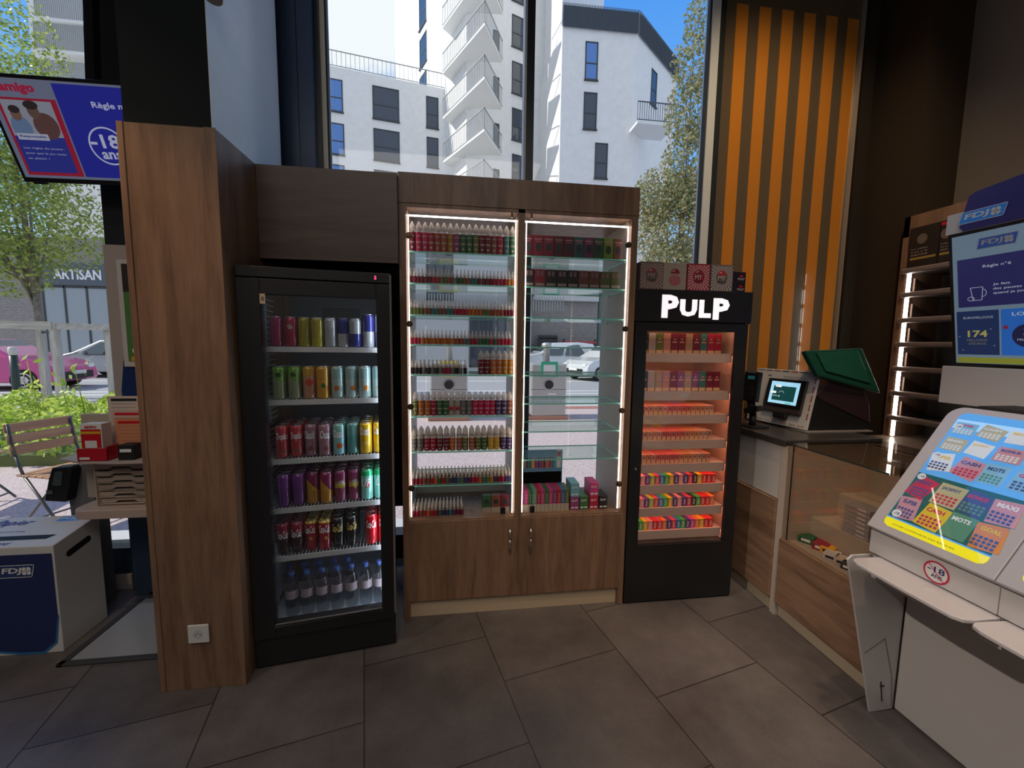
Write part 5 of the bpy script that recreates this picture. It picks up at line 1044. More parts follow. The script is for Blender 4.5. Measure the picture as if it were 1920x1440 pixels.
cen = Vector((1.80, 2.275, 1.165)); f = MB(); f.add([cen+pr_*a+dv*b_+nr*c_ for a in (-.047, .047) for b_ in (0, .185) for c_ in (-.02, .018)], [(0, 1, 3, 2), (4, 6, 7, 5), (0, 4, 5, 1), (2, 3, 7, 6), (0, 2, 6, 4), (1, 5, 7, 3)])
body = wb_(f, 'reader_body', BLACK, pt2, bevel=.006)
wb_(MB().cyl((1.815, 2.285, 1.17), (1.84, 2.29, 1.07), .022, .02), 'reader_arm', MATTB, pt2); f = MB(); rect(f, cen+dv*.115+nr*.0178, pr_, dv, -.030, .030, 0, .065); wb_(f, 'display', mat('reader_screen', (.18, .34, .45), .3, 0, .8), pt2, normals=False)
f = MB(); rect(f, cen+dv*.138+nr*.0184, pr_, dv, -.022, .022, 0, .02); wb_(f, 'screen_graphic', SCG, pt2, normals=False)
f = MB()
for i in range(4):
    for j in range(3): rect(f, cen+dv*(.02+.02*i)+nr*.0180, pr_, dv, -.026+.019*j, -.014+.019*j, 0, .010)
wb_(f, 'keys', mat('dim_keys', (.08, .05, .05), .5), pt2, normals=False)

# ------------------------------------------------------------------ back counter and tobacco shelf unit
bc = thing('back_counter', 'dark back counter with a brown satin top under the lit shelf unit', 'counter', (2.75, 1.5, 0))
wb_(MB().box(2.50, 3.12, .5, 2.29, 0, .905), 'carcass', mat('dark_carcass', (.06, .05, .045), .5), bc); wb_(MB().box(2.47, 3.12, .5, 2.295, .905, .93), 'top', mat('brown_satin_top', (.20, .15, .125), .35), bc, bevel=.002)
su = thing('shelf_unit', 'oak wall shelf unit with dark empty compartments and a vertical light strip', 'shelf unit', (2.95, 1.4, .93))
wb_(MB().box(2.80, 3.12, 2.262, 2.295, .93, 2.325).box(2.80, 3.12, .6, 2.295, 2.20, 2.325).box(2.80, 3.12, .6, .63, .93, 2.325), 'carcass', OAK, su)
wb_(MB().box(3.08, 3.12, .63, 2.262, .93, 2.2), 'back_panel', mat('shelf_dark_back', (.03, .022, .02), .6), su)
wb_(MB().box(2.798, 2.812, 2.232, 2.246, .94, 2.10), 'light_strip', mat('strip_white', (1, .92, .82), .5, 0, 12), su)
wb_(MB().box(2.80, 2.83, 2.246, 2.262, .93, 2.2), 'inner_lining', mat('lit_lining', (.35, .22, .16), .5), su)
SR = mat('taupe_shelf_rail', (.21, .17, .165), .35)
for z in (1.991, 1.843, 1.685, 1.533, 1.379, 1.222, 1.063):
    s_ = wb_(MB().box(2.83, 3.08, .63, 2.25, z-.016, z-.006), 'shelf', mat('shelf_dark', (.05, .04, .036), .5), su)
    wsub(MB().box(2.775, 2.83, .63, 2.268, z-.02, z+.012), 'front_rail', SR, s_, bevel=.008)
    wsub(MB().add([(2.84, 2.24, z), (3.07, 2.24, z), (2.84, 2.24, z+.10), (2.84, 2.23, z), (3.07, 2.23, z), (2.84, 2.23, z+.10)], [(0, 1, 2), (3, 5, 4), (0, 3, 4, 1), (1, 4, 5, 2), (2, 5, 3, 0)]), 'side_gusset', mat('gusset_brown', (.14, .085, .065), .5), s_)
# dark printed cards at the top of the unit
for i, (px0, px1, lab, cc_) in enumerate(((1700, 1756, 'black health notice card with white print, first at the top of the shelf unit', (.012, .010, .010)), (1757, 1782, 'black notice card with red band, beside the first notice card', (.02, .012, .012)))):
    a = PX(px0, 508, 2.79); b_ = PX(px1, 500, 2.79); t = thing('notice_card', lab, 'card', (2.785, (a.y+b_.y)/2, 2.003), 0, 'notice cards on the shelf unit'); hw_ = abs(a.y-b_.y)/2
    cdp = MB().box(0, .01, -hw_, hw_, 0, .24).build('card', mat('card_black', (.02, .016, .015), .3), t)
    f = MB(); disc(f, (-.0008, hw_*.1, .165), -Y3, Z3, .028, 16, ry=.030); f.build('round_picture', mat('dim_picture', (.16, .12, .10), .5), cdp, normals=False)
    for k, s in enumerate(('Le tabac', 'nuit a la', 'sante')): text(s, (-.0008, hw_*.75, .105-.018*k), -Y3, Z3, hw_*1.1, .010, mat('dim_white_print', (.45, .40, .36), .5), cdp, name='lettering')
    MB().box(-.0008, 0, -hw_*.9, hw_*.8, .045, .058).build('yellow_band', mat('dull_gold_print', (.38, .26, .05), .5), cdp)
    if i: MB().box(-.0008, 0, -hw_, hw_, .215, .232).build('red_band', RED, cdp)

# ------------------------------------------------------------------ lottery kiosk
KW = mat('kiosk_white', (.58, .55, .54), .28, 0, 0, .3); KG = mat('kiosk_silver_grey', (.46, .44, .46), .3, .1, 0, .3)
kk = thing('lottery_kiosk', 'large white lottery kiosk with two sloping ticket windows and writing ledges', 'kiosk', (1.95, .9, 0))
YK = 1.318
bd = wb_(MB().box(1.80, 2.45, .10, YK, .012, .60).box(1.62, 2.45, .10, YK, .60, .79), 'body', KW, kk, bevel=.004)
wb_(MB().prism([(1.603, .712), (1.603, .800), (1.93, 1.262), (1.945, 1.262), (2.35, 1.262), (2.45, .79), (1.65, .712)], 'y', .10, YK-.002), 'housing', KW, kk)
wb_(MB().box(1.598, 1.603, .934, YK-.004, .712, .800).box(1.598, 1.603, .545, .930, .712, .800).box(1.598, 1.603, .10, .541, .712, .800), 'fascia', KW, kk)
def ledge(y0, y1):
    p = [(1.603, y1), (1.50, y1+.005), (1.478, y1-.004), (1.468, y1-.028), (1.463, (y0+y1)/2), (1.466, y0+.03), (1.480, y0+.008), (1.51, y0), (1.603, y0)]
    return wb_(MB().prism(p, 'z', .695, .708), 'writing_ledge', mat('ledge_pinkish_white', (.60, .56, .57), .10, 0, 0, .5), kk, bevel=.003)
ledge(.925, 1.275); ledge(.545, .915); ledge(.16, .535)
br_ = MB().prism([(1.516, .675), (1.535, .692), (1.62, .692), (1.80, .50), (1.80, .004), (1.69, .0)], 'y', YK+.004, YK+.012); brc = wb_(br_, 'side_bracket', KW, kk, bevel=.002)
f = MB().box(-.0, .0, 0, 0, 0, 0) if False else MB()
f.bar((1.725, YK-.0, .0), (1.725, YK-.0, .001), .001, .001)
wb_(MB().bar((1.742, YK+.003, .045), (1.728, YK+.003, .135), .003, .003).bar((1.725, YK+.003, .115), (1.745, YK+.003, .115), .006, .003), 'arrow_mark', TXK, kk)
wb_(MB().box(1.83, 2.40, .15, YK-.02, 0, .012), 'foot', MATTB, kk)
wb_(MB().bar((1.636, YK+.0035, .27), (1.725, YK+.0035, .325), .0012, .003).bar((1.725, YK+.0035, .325), (1.775, YK+.0035, .16), .0012, .003).bar((1.775, YK+.0035, .16), (1.79, YK+.0035, .02), .0012, .003), 'fold_line', mat('seam_taupe', (.20, .16, .14), .6), kk)
sg = MB(); disc(sg, (0, 0, 0), (0, -1, 0), (0, 0, 1), .0375, 32); sg_ = sg.build('age_sticker', WHITEP, kk, loc=(1.597-1.95, 1.092-.9, .752), normals=False)
f = MB(); ring(f, (-.0004, 0, 0), (0, -1, 0), (0, 0, 1), .0375, .0055, 0, 360, 40); f.bar((-.0006, .023, .023), (-.0006, -.023, -.023), .004, .0004); f.build('ban_ring', mat('ban_crimson', srgb(190, 20, 70), .4), sg_, normals=False)
text('-18', (-.0004, .026, -.002), -Y3, Z3, .050, .021, NAVY, sg_, name='lettering', bold=.015); text('ANS', (-.0004, .014, -.020), -Y3, Z3, .032, .013, NAVY, sg_, name='lettering', bold=.02)
# sloping ticket windows
VV = Vector((.33, 0, .465)).normalized(); UU = Vector((0, -1, 0)); NN = UU.cross(VV).normalized()
if NN.x > 0: NN = -NN
BLU = mat('screen_sky_blue', (.10, .36, .80), .22, 0, .42, .5); DGR = mat('screen_teal_green', (.02, .11, .11), .22, 0, .25, .5); YEL = mat('screen_yellow', (.80, .74, .01), .3, 0, .45)
def slopewin(y1, wd_, seed):
    O = Vector((1.598, y1, .803)); 
    dpt = thing('ticket_display', 'sloping ticket display at the ' + ('left end of the kiosk, with yellow strip' if seed == 1 else 'middle of the kiosk, cut by the frame edge' if seed == 2 else 'far end of the kiosk beside the viewer'), 'display', (1.75, y1-wd_/2, .80), 0, 'sloping ticket displays')
    def Q(a, b_, d_=0): return O+UU*a+VV*b_+NN*d_
    r = .05; H = .57; pts = [(0, 0), (wd_, 0), (wd_, H), (r, H)]+[(r-r*math.sin(R_(t)), H-r+r*math.cos(R_(t))) for t in range(15, 91, 15)]
    f = MB(); n = len(pts); f.add([Q(a, b_, .03) for a, b_ in pts]+[Q(a, b_, .0) for a, b_ in pts], [tuple(range(n)), tuple(range(n, 2*n))[::-1]]+[(i, (i+1) % n, n+(i+1) % n, n+i) for i in range(n)])
    wb_(f, 'frame', KG, dpt, bevel=.003)
    x0, x1, y0, y1_ = .042, wd_-.035, .028, H-.025
    rr = .022; p2 = []
    for cx, cy, a0 in ((x1-rr, y0+rr, -90), (x1-rr, y1_-rr, 0), (x0+rr, y1_-rr, 90), (x0+rr, y0+rr, 180)):
        for k in range(5): a = R_(a0+22.5*k); p2.append((cx+rr*math.cos(a), cy+rr*math.sin(a)))
    f = MB(); f.add([Q(a, b_, .0306) for a, b_ in p2], [tuple(range(len(p2)))]); s_ = wb_(f, 'screen', BLU, dpt, normals=False)
    def g(xa, xb, ya, yb, m_, d_=.0310, rot=0., nm='ticket_picture'):
        f = MB(); cx, cy = (xa+xb)/2, (ya+yb)/2; ca, sa = math.cos(R_(rot)), math.sin(R_(rot)); c4 = []
        for a, b_ in ((xa, ya), (xb, ya), (xb, yb), (xa, yb)): c4.append(Q(cx+(a-cx)*ca-(b_-cy)*sa, cy+(a-cx)*sa+(b_-cy)*ca, d_))
        f.add(c4, [(0, 1, 2, 3)]); o = f.build(nm, m_, s_, normals=False); return o
    g(x0+.001, x1-.001, y0+.04, y0+.24, DGR, .0309, nm='green_field'); f = MB(); f.add([Q(a_, b_, .0311) for a_, b_ in [(x0, y0+.034), (x0, y0+.018), (x0+.004, y0+.008), (x0+.018, y0), (x1-.018, y0), (x1-.004, y0+.008), (x1, y0+.018), (x1, y0+.034)]], [tuple(range(8))]); f.build('yellow_strip', YEL, s_, normals=False)
    g(x0+.002, x1-.002, y1_-.07, y1_-.03, mat('screen_pale_band', (.30, .55, .85), .25, 0, .6), nm='pale_band')
    f = MB(); f.add([Q(a, b_, .0345) for a, b_ in p2], [tuple(range(len(p2)))]); wb_(f, 'cover_glass', glass('display_cover_glass', (1, 1, 1), 2.2), dpt, normals=False)
    text('JOUER COMPORTE DES RISQUES', Q(x0+.03, y0+.010, .0315), UU, VV, .19, .007, TXK, s_, name='lettering')
    TK = [mat('ticket_'+n_, c, .25, 0, .14) for n_, c in (('yellow', (.66, .52, .04)), ('orange', (.60, .24, .06)), ('pink', (.52, .28, .36)), ('red', (.50, .04, .10)), ('navy', (.06, .09, .28)), ('cream', (.45, .45, .28)), ('green', (.10, .28, .20)), ('sky', (.22, .50, .78)), ('white', (.70, .78, .85)))]
    r_2 = random.Random(seed); names = ['SUPER', 'CASH', 'MOTS', 'GOAL', 'BINGO', 'JACKPOT', 'BONUS', 'MAXI']
    k = 0; sx_ = (x1-x0)/4
    for row_, (yy, hh) in enumerate(((y0+.045, .09), (y0+.140, .085), (y0+.262, .075), (y0+.352, .055), (y0+.425, .05))):
        for c_3 in range(4):
            xx = x0+.008+sx_*c_3; ww = sx_*r_2.uniform(.82, 1.05); pal = [1, 2, 3, 0, 5, 6, 4] if row_ < 2 else [5, 7, 8, 7, 2]
            m_ = TK[pal[(k*2+seed) % len(pal)]]; rot = r_2.uniform(-14, 14); tkp = g(xx, xx+ww, yy, yy+hh, m_, .0313+.0002*(k % 3), rot)
            f = MB(); nx, ny = 5, 3
            for i in range(nx):
                for j in range(ny): rect(f, Q(xx+ww*(.08+.17*i), yy+hh*(.08+.15*j), .0322), UU, VV, 0, ww*.12, 0, hh*.10)
            f.build('number_grid', TK[[4, 3, 6, 4][k % 4]] if row_ < 3 else TK[8], tkp, normals=False)
            text(names[k % 8], Q(xx+ww*.12, yy+hh*.68, .0322), UU, VV, ww*.7, hh*.18, TK[[4, 3, 8, 0, 4][k % 5]], tkp, name='lettering', bold=.04); k += 1
    for a, b_, sz in ((x0+.022, y0+.058, .015), (x0+.018, y0+.225, .013), (x0+.018, y0+.325, .012), (x0+.02, y0+.455, .012), (x1-.06, y0+.44, .012)):
        f = MB(); disc(f, Q(a, b_, .0326), UU, VV, sz, 20); d_ = f.build('age_badge', TK[8], s_, normals=False); text('-18', Q(a-sz*.65, b_-sz*.35, .033), UU, VV, sz*1.3, sz*.7, NAVY, d_, name='lettering', bold=.02)
    return dpt
slopewin(YK-.004, .378, 1); slopewin(.934, .378, 2); slopewin(.55, .378, 3)
# white riser panel, screen and header of the kiosk
rs = wb_(MB().box(2.17, 2.20, .25, 1.555, 1.262, 1.428), 'riser_panel', KW, kk, bevel=.003); wb_(MB().box(2.0, 2.17, .4, 1.30, 1.262, 1.285), 'rail', MATTB, kk); wb_(MB().cyl((2.185, 1.2, 1.26), (2.185, 1.2, 1.40), .02).cyl((2.185, .6, 1.26), (2.185, .6, 1.40), .02), 'riser_post', MATTB, kk)
o = wb_(MB().box(2.168, 2.17, 1.20, 1.212, 1.262, 1.428), 'panel_seam', CREAM, kk)
ks = thing('information_screen', 'upright black-framed lottery information screen above the kiosk', 'screen', (2.15, 1.38, 1.43)); SO = Vector((2.205, 1.545, 1.436)); SV = (Vector((2.10, 1.545, 2.0))-SO).normalized(); SU = Vector((0, -1, 0)); SN = SU.cross(SV).normalized(); 
if SN.x > 0: SN = -SN
SW, SH = .335, .572
def S_(a, b_, d_=0): return SO+SU*a+SV*b_+SN*d_
def sslab(a0, a1, b0, b1, d0, d1): 
    return MB().add([S_(a, b_, d_) for a in (a0, a1) for b_ in (b0, b1) for d_ in (d0, d1)], [(0, 1, 3, 2), (4, 6, 7, 5), (0, 4, 5, 1), (2, 3, 7, 6), (0, 2, 6, 4), (1, 5, 7, 3)])
wb_(sslab(.004, SW+.004, 0, SH, -.04, .0), 'frame', BLACK, ks, bevel=.003)
def sq(a0, a1, b0, b1, m_, d_, nm='screen_graphic', par=None): 
    f = MB(); rect(f, S_(0, 0, d_), SU, SV, a0, a1, b0, b1)
    return wb_(f, nm, m_, ks, normals=False) if par is None else f.build(nm, m_, par, normals=False)
E_ = lambda n, c, e=.5: mat('display_'+n, c, .3, 0, e)
dsp = sq(.018, SW-.010, .008, .552, E_('slate_blue', (.13, .19, .25), .6), .0006, 'display')
sq(.034, .305, .250, .452, E_('indigo', (.020, .020, .105)), .0010, par=dsp); sq(.026, .166, .046, .233, E_('deep_navy', (.012, .030, .10)), .0010, par=dsp); sq(.172, .312, .046, .233, E_('bright_blue', (.02, .13, .50)), .0010, par=dsp)
sq(.026, .318, .010, .034, E_('olive_strip', (.22, .24, .03)), .0010, par=dsp)
WT = E_('soft_white', (.42, .46, .55))
text('Règle n°6', S_(.119, .404, .0014), SU, SV, .087, .015, WT, dsp, name='lettering', bold=.01)
for k, s_t in enumerate(('Je fais', 'des pauses', 'quand je joue')): text(s_t, S_(.150, .329-.0175*k, .0014), SU, SV, (.052, .085, .105)[k], .012, WT, dsp, name='lettering', bold=.01)
f = MB(); cu_ = [(.077, .330), (.118, .330), (.114, .277), (.085, .277)]
for i in range(4):
    a, b_ = cu_[i], cu_[(i+1) % 4]; f.bar(S_(*a, .0014), S_(*b_, .0014), .002, .0004, up=SN)
ring(f, S_(.117, .306, .0014), SU, SV, .013, .002, -90, 90, 12, ry=.016); ring(f, S_(.078, .284, .0014), SU, SV, .012, .002, n=18, ry=.009); f.build('cup_drawing', WT, dsp, normals=False)
text('EUROMILLIONS', S_(.050, .200, .0014), SU, SV, .098, .009, WT, dsp, name='lettering'); text('174', S_(.063, .121, .0014), SU, SV, .066, .029, E_('gold_digits', (.36, .34, .10)), dsp, name='lettering', bold=.03); text('MILLIONS', S_(.060, .104, .0014), SU, SV, .068, .009, E_('gold_dim', (.20, .20, .10)), dsp, name='lettering'); text("D'EUROS", S_(.066, .089, .0014), SU, SV, .058, .009, E_('gold_dim', (.20, .20, .10)), dsp, name='lettering')
f = MB()
for x_s, y_s in ((.035, .125), (.150, .085), (.045, .065), (.140, .155)): disc(f, S_(x_s, y_s, .0014), SU, SV, .002, 8)
f.build('star_dots', WT, dsp, normals=False)
f = MB(); disc(f, S_(.250, .125, .0014), SU, SV, .046, 30); disc_ = f.build('number_disc', E_('dark_disc', (.012, .015, .06)), dsp, normals=False); text('3', S_(.238, .125, .0018), SU, SV, .024, .030, WT, disc_, name='lettering', bold=.04); text('MILLIONS', S_(.220, .105, .0018), SU, SV, .06, .009, WT, disc_, name='lettering'); text('LOTO', S_(.205, .205, .0014), SU, SV, .08, .014, WT, dsp, name='lettering', bold=.02)
f = MB(); disc(f, S_(.186, .160, .0014), SU, SV, .008, 14); f.build('red_ball', E_('ball_red', (.20, .02, .04)), dsp, normals=False)
lg = fdj(dsp, S_(.100, .483, .0008), SU, SV, .130, .044, SN, plate=E_('logo_plate', (.02, .05, .20)))
# header sign
hs = thing('header_sign', 'white and purple header sign with a blue lottery logo above the information screen', 'sign', (2.10, 1.2, 2.0))
HX = 2.095
a = PX(1777, 405, HX); b_ = PX(1783, 440, HX); 
wb_(MB().box(HX, HX+.01, .60, a.y, b_.z, a.z+.0), 'white_board', WHITEP, hs)
pp = [PX(1799, 440, HX-.003), PX(1792, 436, HX-.003), PX(1806, 388, HX-.003), PX(1822, 384, HX-.003), PX(1880, 382, HX-.003)]
f = MB().prism([(1.48, b_.z+.002), (1.495, b_.z+.02), (1.475, a.z+.055), (1.455, a.z+.068), (1.30, a.z+.085), (.60, a.z+.085), (.60, b_.z+.002)], 'x', HX-.004, HX); wb_(f, 'purple_board', mat('deep_purple', (.045, .025, .22), .4), hs)
fdj(hs, (HX-.005-2.10, 1.500-1.2, b_.z+.030-2.0), (0, -1, 0), Z3, .155, .048, (-1, 0, 0))

# ------------------------------------------------------------------ hanging screen on the west side
tp = dict(bl=Vector((-2.142, 2.403, 2.272)), br=Vector((-1.35, 2.412, 2.29)), tr=Vector((-1.359, 2.25, 2.706)), tl=Vector((-2.151, 2.241, 2.688)))
TU = (tp['br']-tp['bl']).normalized(); TV = (tp['tl']-tp['bl']); TV = (TV-TU*TV.dot(TU)).normalized(); TN = TU.cross(TV).normalized(); TN = TN if TN.y < 0 else -TN
TW_, THt = .792, .4455
tv = thing('hanging_screen', 'black-framed lottery screen hung tilted in front of the west window', 'screen', (-1.75, 2.40, 2.27))
def V_(a, b_, d_=0): return tp['bl']+TU*a+TV*b_+TN*d_
wb_(MB().add([V_(a, b_, d_) for a in (0, TW_) for b_ in (0, THt) for d_ in (-.045, 0)], [(0, 1, 3, 2), (4, 6, 7, 5), (0, 4, 5, 1), (2, 3, 7, 6), (0, 2, 6, 4), (1, 5, 7, 3)]), 'frame', BLACK, tv, bevel=.004)
wb_(MB().bar(V_(.4, .3, -.03), (-1.75, 2.45, 4.5), .04, .04), 'ceiling_pole', BLACK, tv); wb_(MB().add([V_(a, b_, d_) for a in (.03, .08) for b_ in (-.008, 0) for d_ in (-.03, -.01)], [(0, 1, 3, 2), (4, 6, 7, 5), (0, 4, 5, 1), (2, 3, 7, 6), (0, 2, 6, 4), (1, 5, 7, 3)]), 'sensor', BLACK, tv)
def vq(pts, m_, d_, nm='screen_graphic', par=None):
    f = MB(); f.add([V_(a, b_, d_) for a, b_ in pts], [tuple(range(len(pts)))])
    return wb_(f, nm, m_, tv, normals=False) if par is None else f.build(nm, m_, par, normals=False)
G2 = lambda n, c: mat('tv_'+n, c, .3, 0, .55)
b1 = .016; W1, H1 = TW_-b1, THt-b1
dp = vq([(b1, b1+.006), (W1, b1+.006), (W1, H1), (b1, H1)], G2('blue_grey', (.13, .15, .23)), .0006, 'display')
vq([(.285, b1+.018), (W1, b1+.018), (W1, H1-.010), (.285, H1-.010)], G2('royal_blue', (.018, .022, .26)), .0010, par=dp)
vq([(b1+.02, b1+.018), (.278, b1+.018), (.278, H1-.075), (b1+.02, H1-.075)], G2('brick_red', (.26, .012, .035)), .0010, par=dp)
vq([(b1+.032, b1+.032), (.255, b1+.032), (.255, .20), (b1+.032, .20)], G2('royal_blue2', (.022, .03, .22)), .0014, par=dp)
pic = vq([(b1+.032, .20), (.255, .20), (.255, .345), (b1+.032, .345)], G2('photo_grey', (.22, .24, .30)), .0014, 'photo_picture', par=dp)
f = MB()
def vd(cx, cy, r, ry, m_, d_=.0018):
    f = MB(); disc(f, V_(cx, cy, d_), TU, TV, r, 18, ry=ry); f.build('printed_person', m_, pic, normals=False)
vd(.095, .235, .042, .050, G2('shirt_blue', (.10, .16, .28))); vd(.092, .290, .022, .028, G2('skin_a', (.14, .08, .06)), .0021); vd(.092, .308, .023, .016, G2('hair', (.025, .02, .02)), .0024)
vd(.20, .245, .052, .055, G2('shirt_brown', (.09, .045, .045))); vd(.168, .305, .024, .032, G2('skin_b', (.10, .06, .05)), .0021); vd(.166, .328, .030, .018, G2('hair', (.025, .02, .02)), .0024)
vq([(b1+.045, .185), (.19, .185), (.19, .212), (b1+.045, .212)], G2('pill_white', (.34, .36, .45)), .0020, par=dp)
text('Responsable', V_(b1+.055, .193, .0024), TU, TV, .11, .012, G2('royal_blue2', (.022, .03, .22)), dp, name='lettering', bold=.03)
for k, s in enumerate(('Les règles du joueur,', 'pour que le jeu reste', 'un plaisir !')): text(s, V_(b1+.05, .145-.022*k, .0024), TU, TV, (.17, .17, .09)[k], .011, G2('pill_white', (.34, .36, .45)), dp, name='lettering')
text('amigo', V_(.065, H1-.062, .0024), TU, TV, .145, .046, G2('brick_red2', (.30, .015, .05)), dp, name='lettering', bold=.05)
f = MB()
for a in (45, 135, 225, 315): disc(f, V_(.040+.010*math.cos(R_(a)), H1-.036+.010*math.sin(R_(a)), .0022), TU, TV, .008, 10)
f.build('clover', G2('clover_blue', (.06, .10, .32)), dp, normals=False)
PW = G2('pale_text', (.42, .45, .62))
text('Règle n°1', V_(.425, .325, .0024), TU, TV, .165, .034, PW, dp, name='lettering', bold=.02)
f = MB(); ring(f, V_(.435, .175, .0022), TU, TV, .082, .007, -15, 330, 44); f.build('age_ring', PW, dp, normals=False)
text('-18', V_(.362, .165, .0024), TU, TV, .13, .060, PW, dp, name='lettering', bold=.025); text('ans', V_(.395, .118, .0024), TU, TV, .085, .032, PW, dp, name='lettering', bold=.025)
for k, s in enumerate(('Je ne joue pas', 'si je suis', 'de mineur')): text(s, V_(.545+.004*k, .215-.038*k, .0024), TU, TV, (.20, .15, .16)[k], .026, PW, dp, name='lettering', bold=.02)

# ------------------------------------------------------------------ west side: paper bin, play stand
pb = thing('paper_bin', 'white and navy paper recycling bin with slot and lottery logo', 'bin', (-2.15, 2.2, 0))
BX1, BX0, BY0, BY1 = -1.88, -2.40, 2.07, 2.32
zt0 = .575; zt1 = PX(178, 958, BX1).z
a = PX(105, 1020, BX1); c_z = a.z
prof = [(BY0, .0), (BY0, c_z), (BY1, c_z+.045), (BY1, 0)]
f = MB().prism(prof, 'x', BX0, BX1); wb_(f, 'body', WHITEP, pb, bevel=.004)
LVz = Vector((0, BY1-BY0, .045)).normalized(); LN = Vector((1, 0, 0)).cross(LVz).normalized()
def LQ(x, s_, d_=.001): return Vector((x, BY0, c_z))+LVz*s_+LN*d_
f = MB(); f.add([LQ(BX0+.04, .055), LQ(BX1-.075, .055), LQ(BX1-.055, .088), LQ(BX0+.04, .088)], [(0, 1, 2, 3)]); wb_(f, 'paper_slot', MATTB, pb, normals=False)
f = MB(); f.add([(BX0+.0, BY0-.004, .075), (-2.05, BY0-.004, .015), (-1.96, BY0-.004, .012), (BX1-.028, BY0-.004, .055), (BX1-.006, BY0-.004, .19), (BX1-.006, BY0-.004, c_z-.035), (BX0, BY0-.004, c_z-.035)], [tuple(range(7))]); fpn = wb_(f, 'navy_front', mat('bin_navy', (.022, .035, .13), .45), pb, normals=False)
f = MB(); f.add([(BX0+.0, BY0-.003, .065), (-2.05, BY0-.003, .003), (-1.955, BY0-.003, .001), (BX1-.02, BY0-.003, .05), (BX1-.001, BY0-.003, .19), (BX1-.006, BY0-.003, .19), (BX0, BY0-.003, .19)], [tuple(range(7))]); wb_(f, 'blue_edge', mat('bin_blue', (.03, .20, .50), .4), pb, normals=False)
fdj(pb, (-2.112+2.15, BY0-.0055-2.2, c_z-.145), X3, Z3, .155, .062, (0, -1, 0), plate=mat('bin_logo_plate', (.03, .06, .20), .4))
fdj(pb, LQ(-2.04, .20, .0)-Vector(pb.location), X3, LVz, .12, .045, LN)
BLP = mat('script_blue', (.05, .07, .33), .5)
text('Papier', LQ(-2.30, .165, .0012)-Vector(pb.location), X3, LVz, .17, .06, BLP, pb, bold=.02, shear=.4); text('Merci', LQ(-2.16, .018, .0012)-Vector(pb.location), X3, LVz, .08, .024, BLP, pb, bold=.02, shear=.4)
text('NE RIEN JETER D AUTRE QUE DU PAPIER', LQ(-2.34, .115, .0012)-Vector(pb.location), X3, LVz, .24, .012, BLP, pb)
f = MB(); rr = .017; pts = [(BY0+.075, c_z-.075), (BY0+.175, c_z-.055)]
for i in range(13): 
    a_ = R_(-90+180*i/12); f.v.append((BX1+.001, pts[1][0]+rr*math.cos(a_), pts[1][1]+rr*math.sin(a_)))
for i in range(13):
    a_ = R_(90+180*i/12); f.v.append((BX1+.001, pts[0][0]+rr*math.cos(a_), pts[0][1]+rr*math.sin(a_)))
f.f.append(tuple(range(26))); f.m.append(0); f.sm.append(False); wb_(f, 'hand_hole', MATTB, pb, normals=False)
st = thing('play_stand', 'lottery play stand with a rounded table top on a slate leg and a poster back', 'stand', (-1.55, 2.35, 0))
zt = .668
p = [(-1.30, 2.14), (-1.80, 2.14), (-1.845, 2.152), (-1.868, 2.185), (-1.868, 2.24), (-1.85, 2.42), (-1.30, 2.42)]
wb_(MB().prism(p, 'z', zt-.045, zt), 'table_top', mat('table_beige', (.55, .42, .36), .3), st, bevel=.004)
wb_(MB().box(-1.875, -1.80, 2.50, 2.56, 0, .56).box(-1.80, -1.35, 2.50, 2.56, 0.02, .50), 'leg', mat('slate_leg', (.035, .055, .085), .4), st)
a = PY(192, 458, 2.36); b_ = PY(218, 700, 2.36); c2_ = PY(250, 785, 2.36)
pbk = wb_(MB().box(a.x, -1.30, 2.36, 2.385, c2_.z, a.z), 'poster_back', mat('poster_board', (.42, .36, .33), .4), st)
xw = -1.60
wb_(MB().prism([(a.x+.065, a.z-.52), (a.x+.035, a.z-.75), (a.x+.05, c2_.z), (-1.35, c2_.z), (-1.35, a.z-.48), (a.x+.10, a.z-.30)], 'y', 2.355, 2.36), 'navy_wave', mat('stand_navy', (.010, .03, .13), .4), st)
a3 = PY(222, 487, 2.35); b3 = PY(240, 688, 2.35)
wb_(MB().box(a3.x-.01, -1.35, 2.345, 2.355, b3.z, a3.z), 'poster_frame', KW, st, bevel=.004); pf = wb_(MB().box(a3.x+.015, -1.35, 2.343, 2.345, b3.z+.03, a3.z-.02), 'poster', mat('poster_green', (.08, .20, .05), .5), st)
wsub(MB().box(a3.x+.015, -1.35, 2.342, 2.343, a3.z-.16, a3.z-.02), 'poster_picture', mat('poster_dark', (.03, .02, .02), .5), pf); wsub(MB().box(a3.x+.03, -1.35, 2.3415, 2.342, b3.z+.03, b3.z+.055), 'poster_strip', mat('poster_amber', (.60, .33, .02), .5), pf)
f = MB(); disc(f, (a3.x+.055, 2.3412, b3.z+.085), X3, Z3, .018, 20); o = f.build('age_badge', PAPER, pf, normals=False); text('18', (a3.x+.045, 2.3408, b3.z+.077), X3, Z3, .02, .016, TXK, o)
f = MB(); f.add([(a3.x+.045, 2.3414, a3.z-.185), (a3.x+.075, 2.3414, a3.z-.185), (a3.x+.06, 2.3414, a3.z-.16)], [(0, 1, 2)]); f.build('red_mark', RED, pf, normals=False)
zs_ = .915
lshelf = wb_(MB().prism([(-1.40, 2.33), (-1.40, 2.12), (-1.62, 2.11), (-1.78, 2.13), (-1.93, 2.20), (-1.93, 2.33)], 'z', zs_-.012, zs_), 'upper_shelf', mat('shelf_blush', (.50, .42, .40), .25), st, bevel=.002)
wb_(MB().box(-1.40, -1.39, 2.12, 2.36, zt, zs_-.012).box(-1.93, -1.40, 2.33, 2.36, zt, c2_.z+.03), 'shelf_support', BEIGE, st)
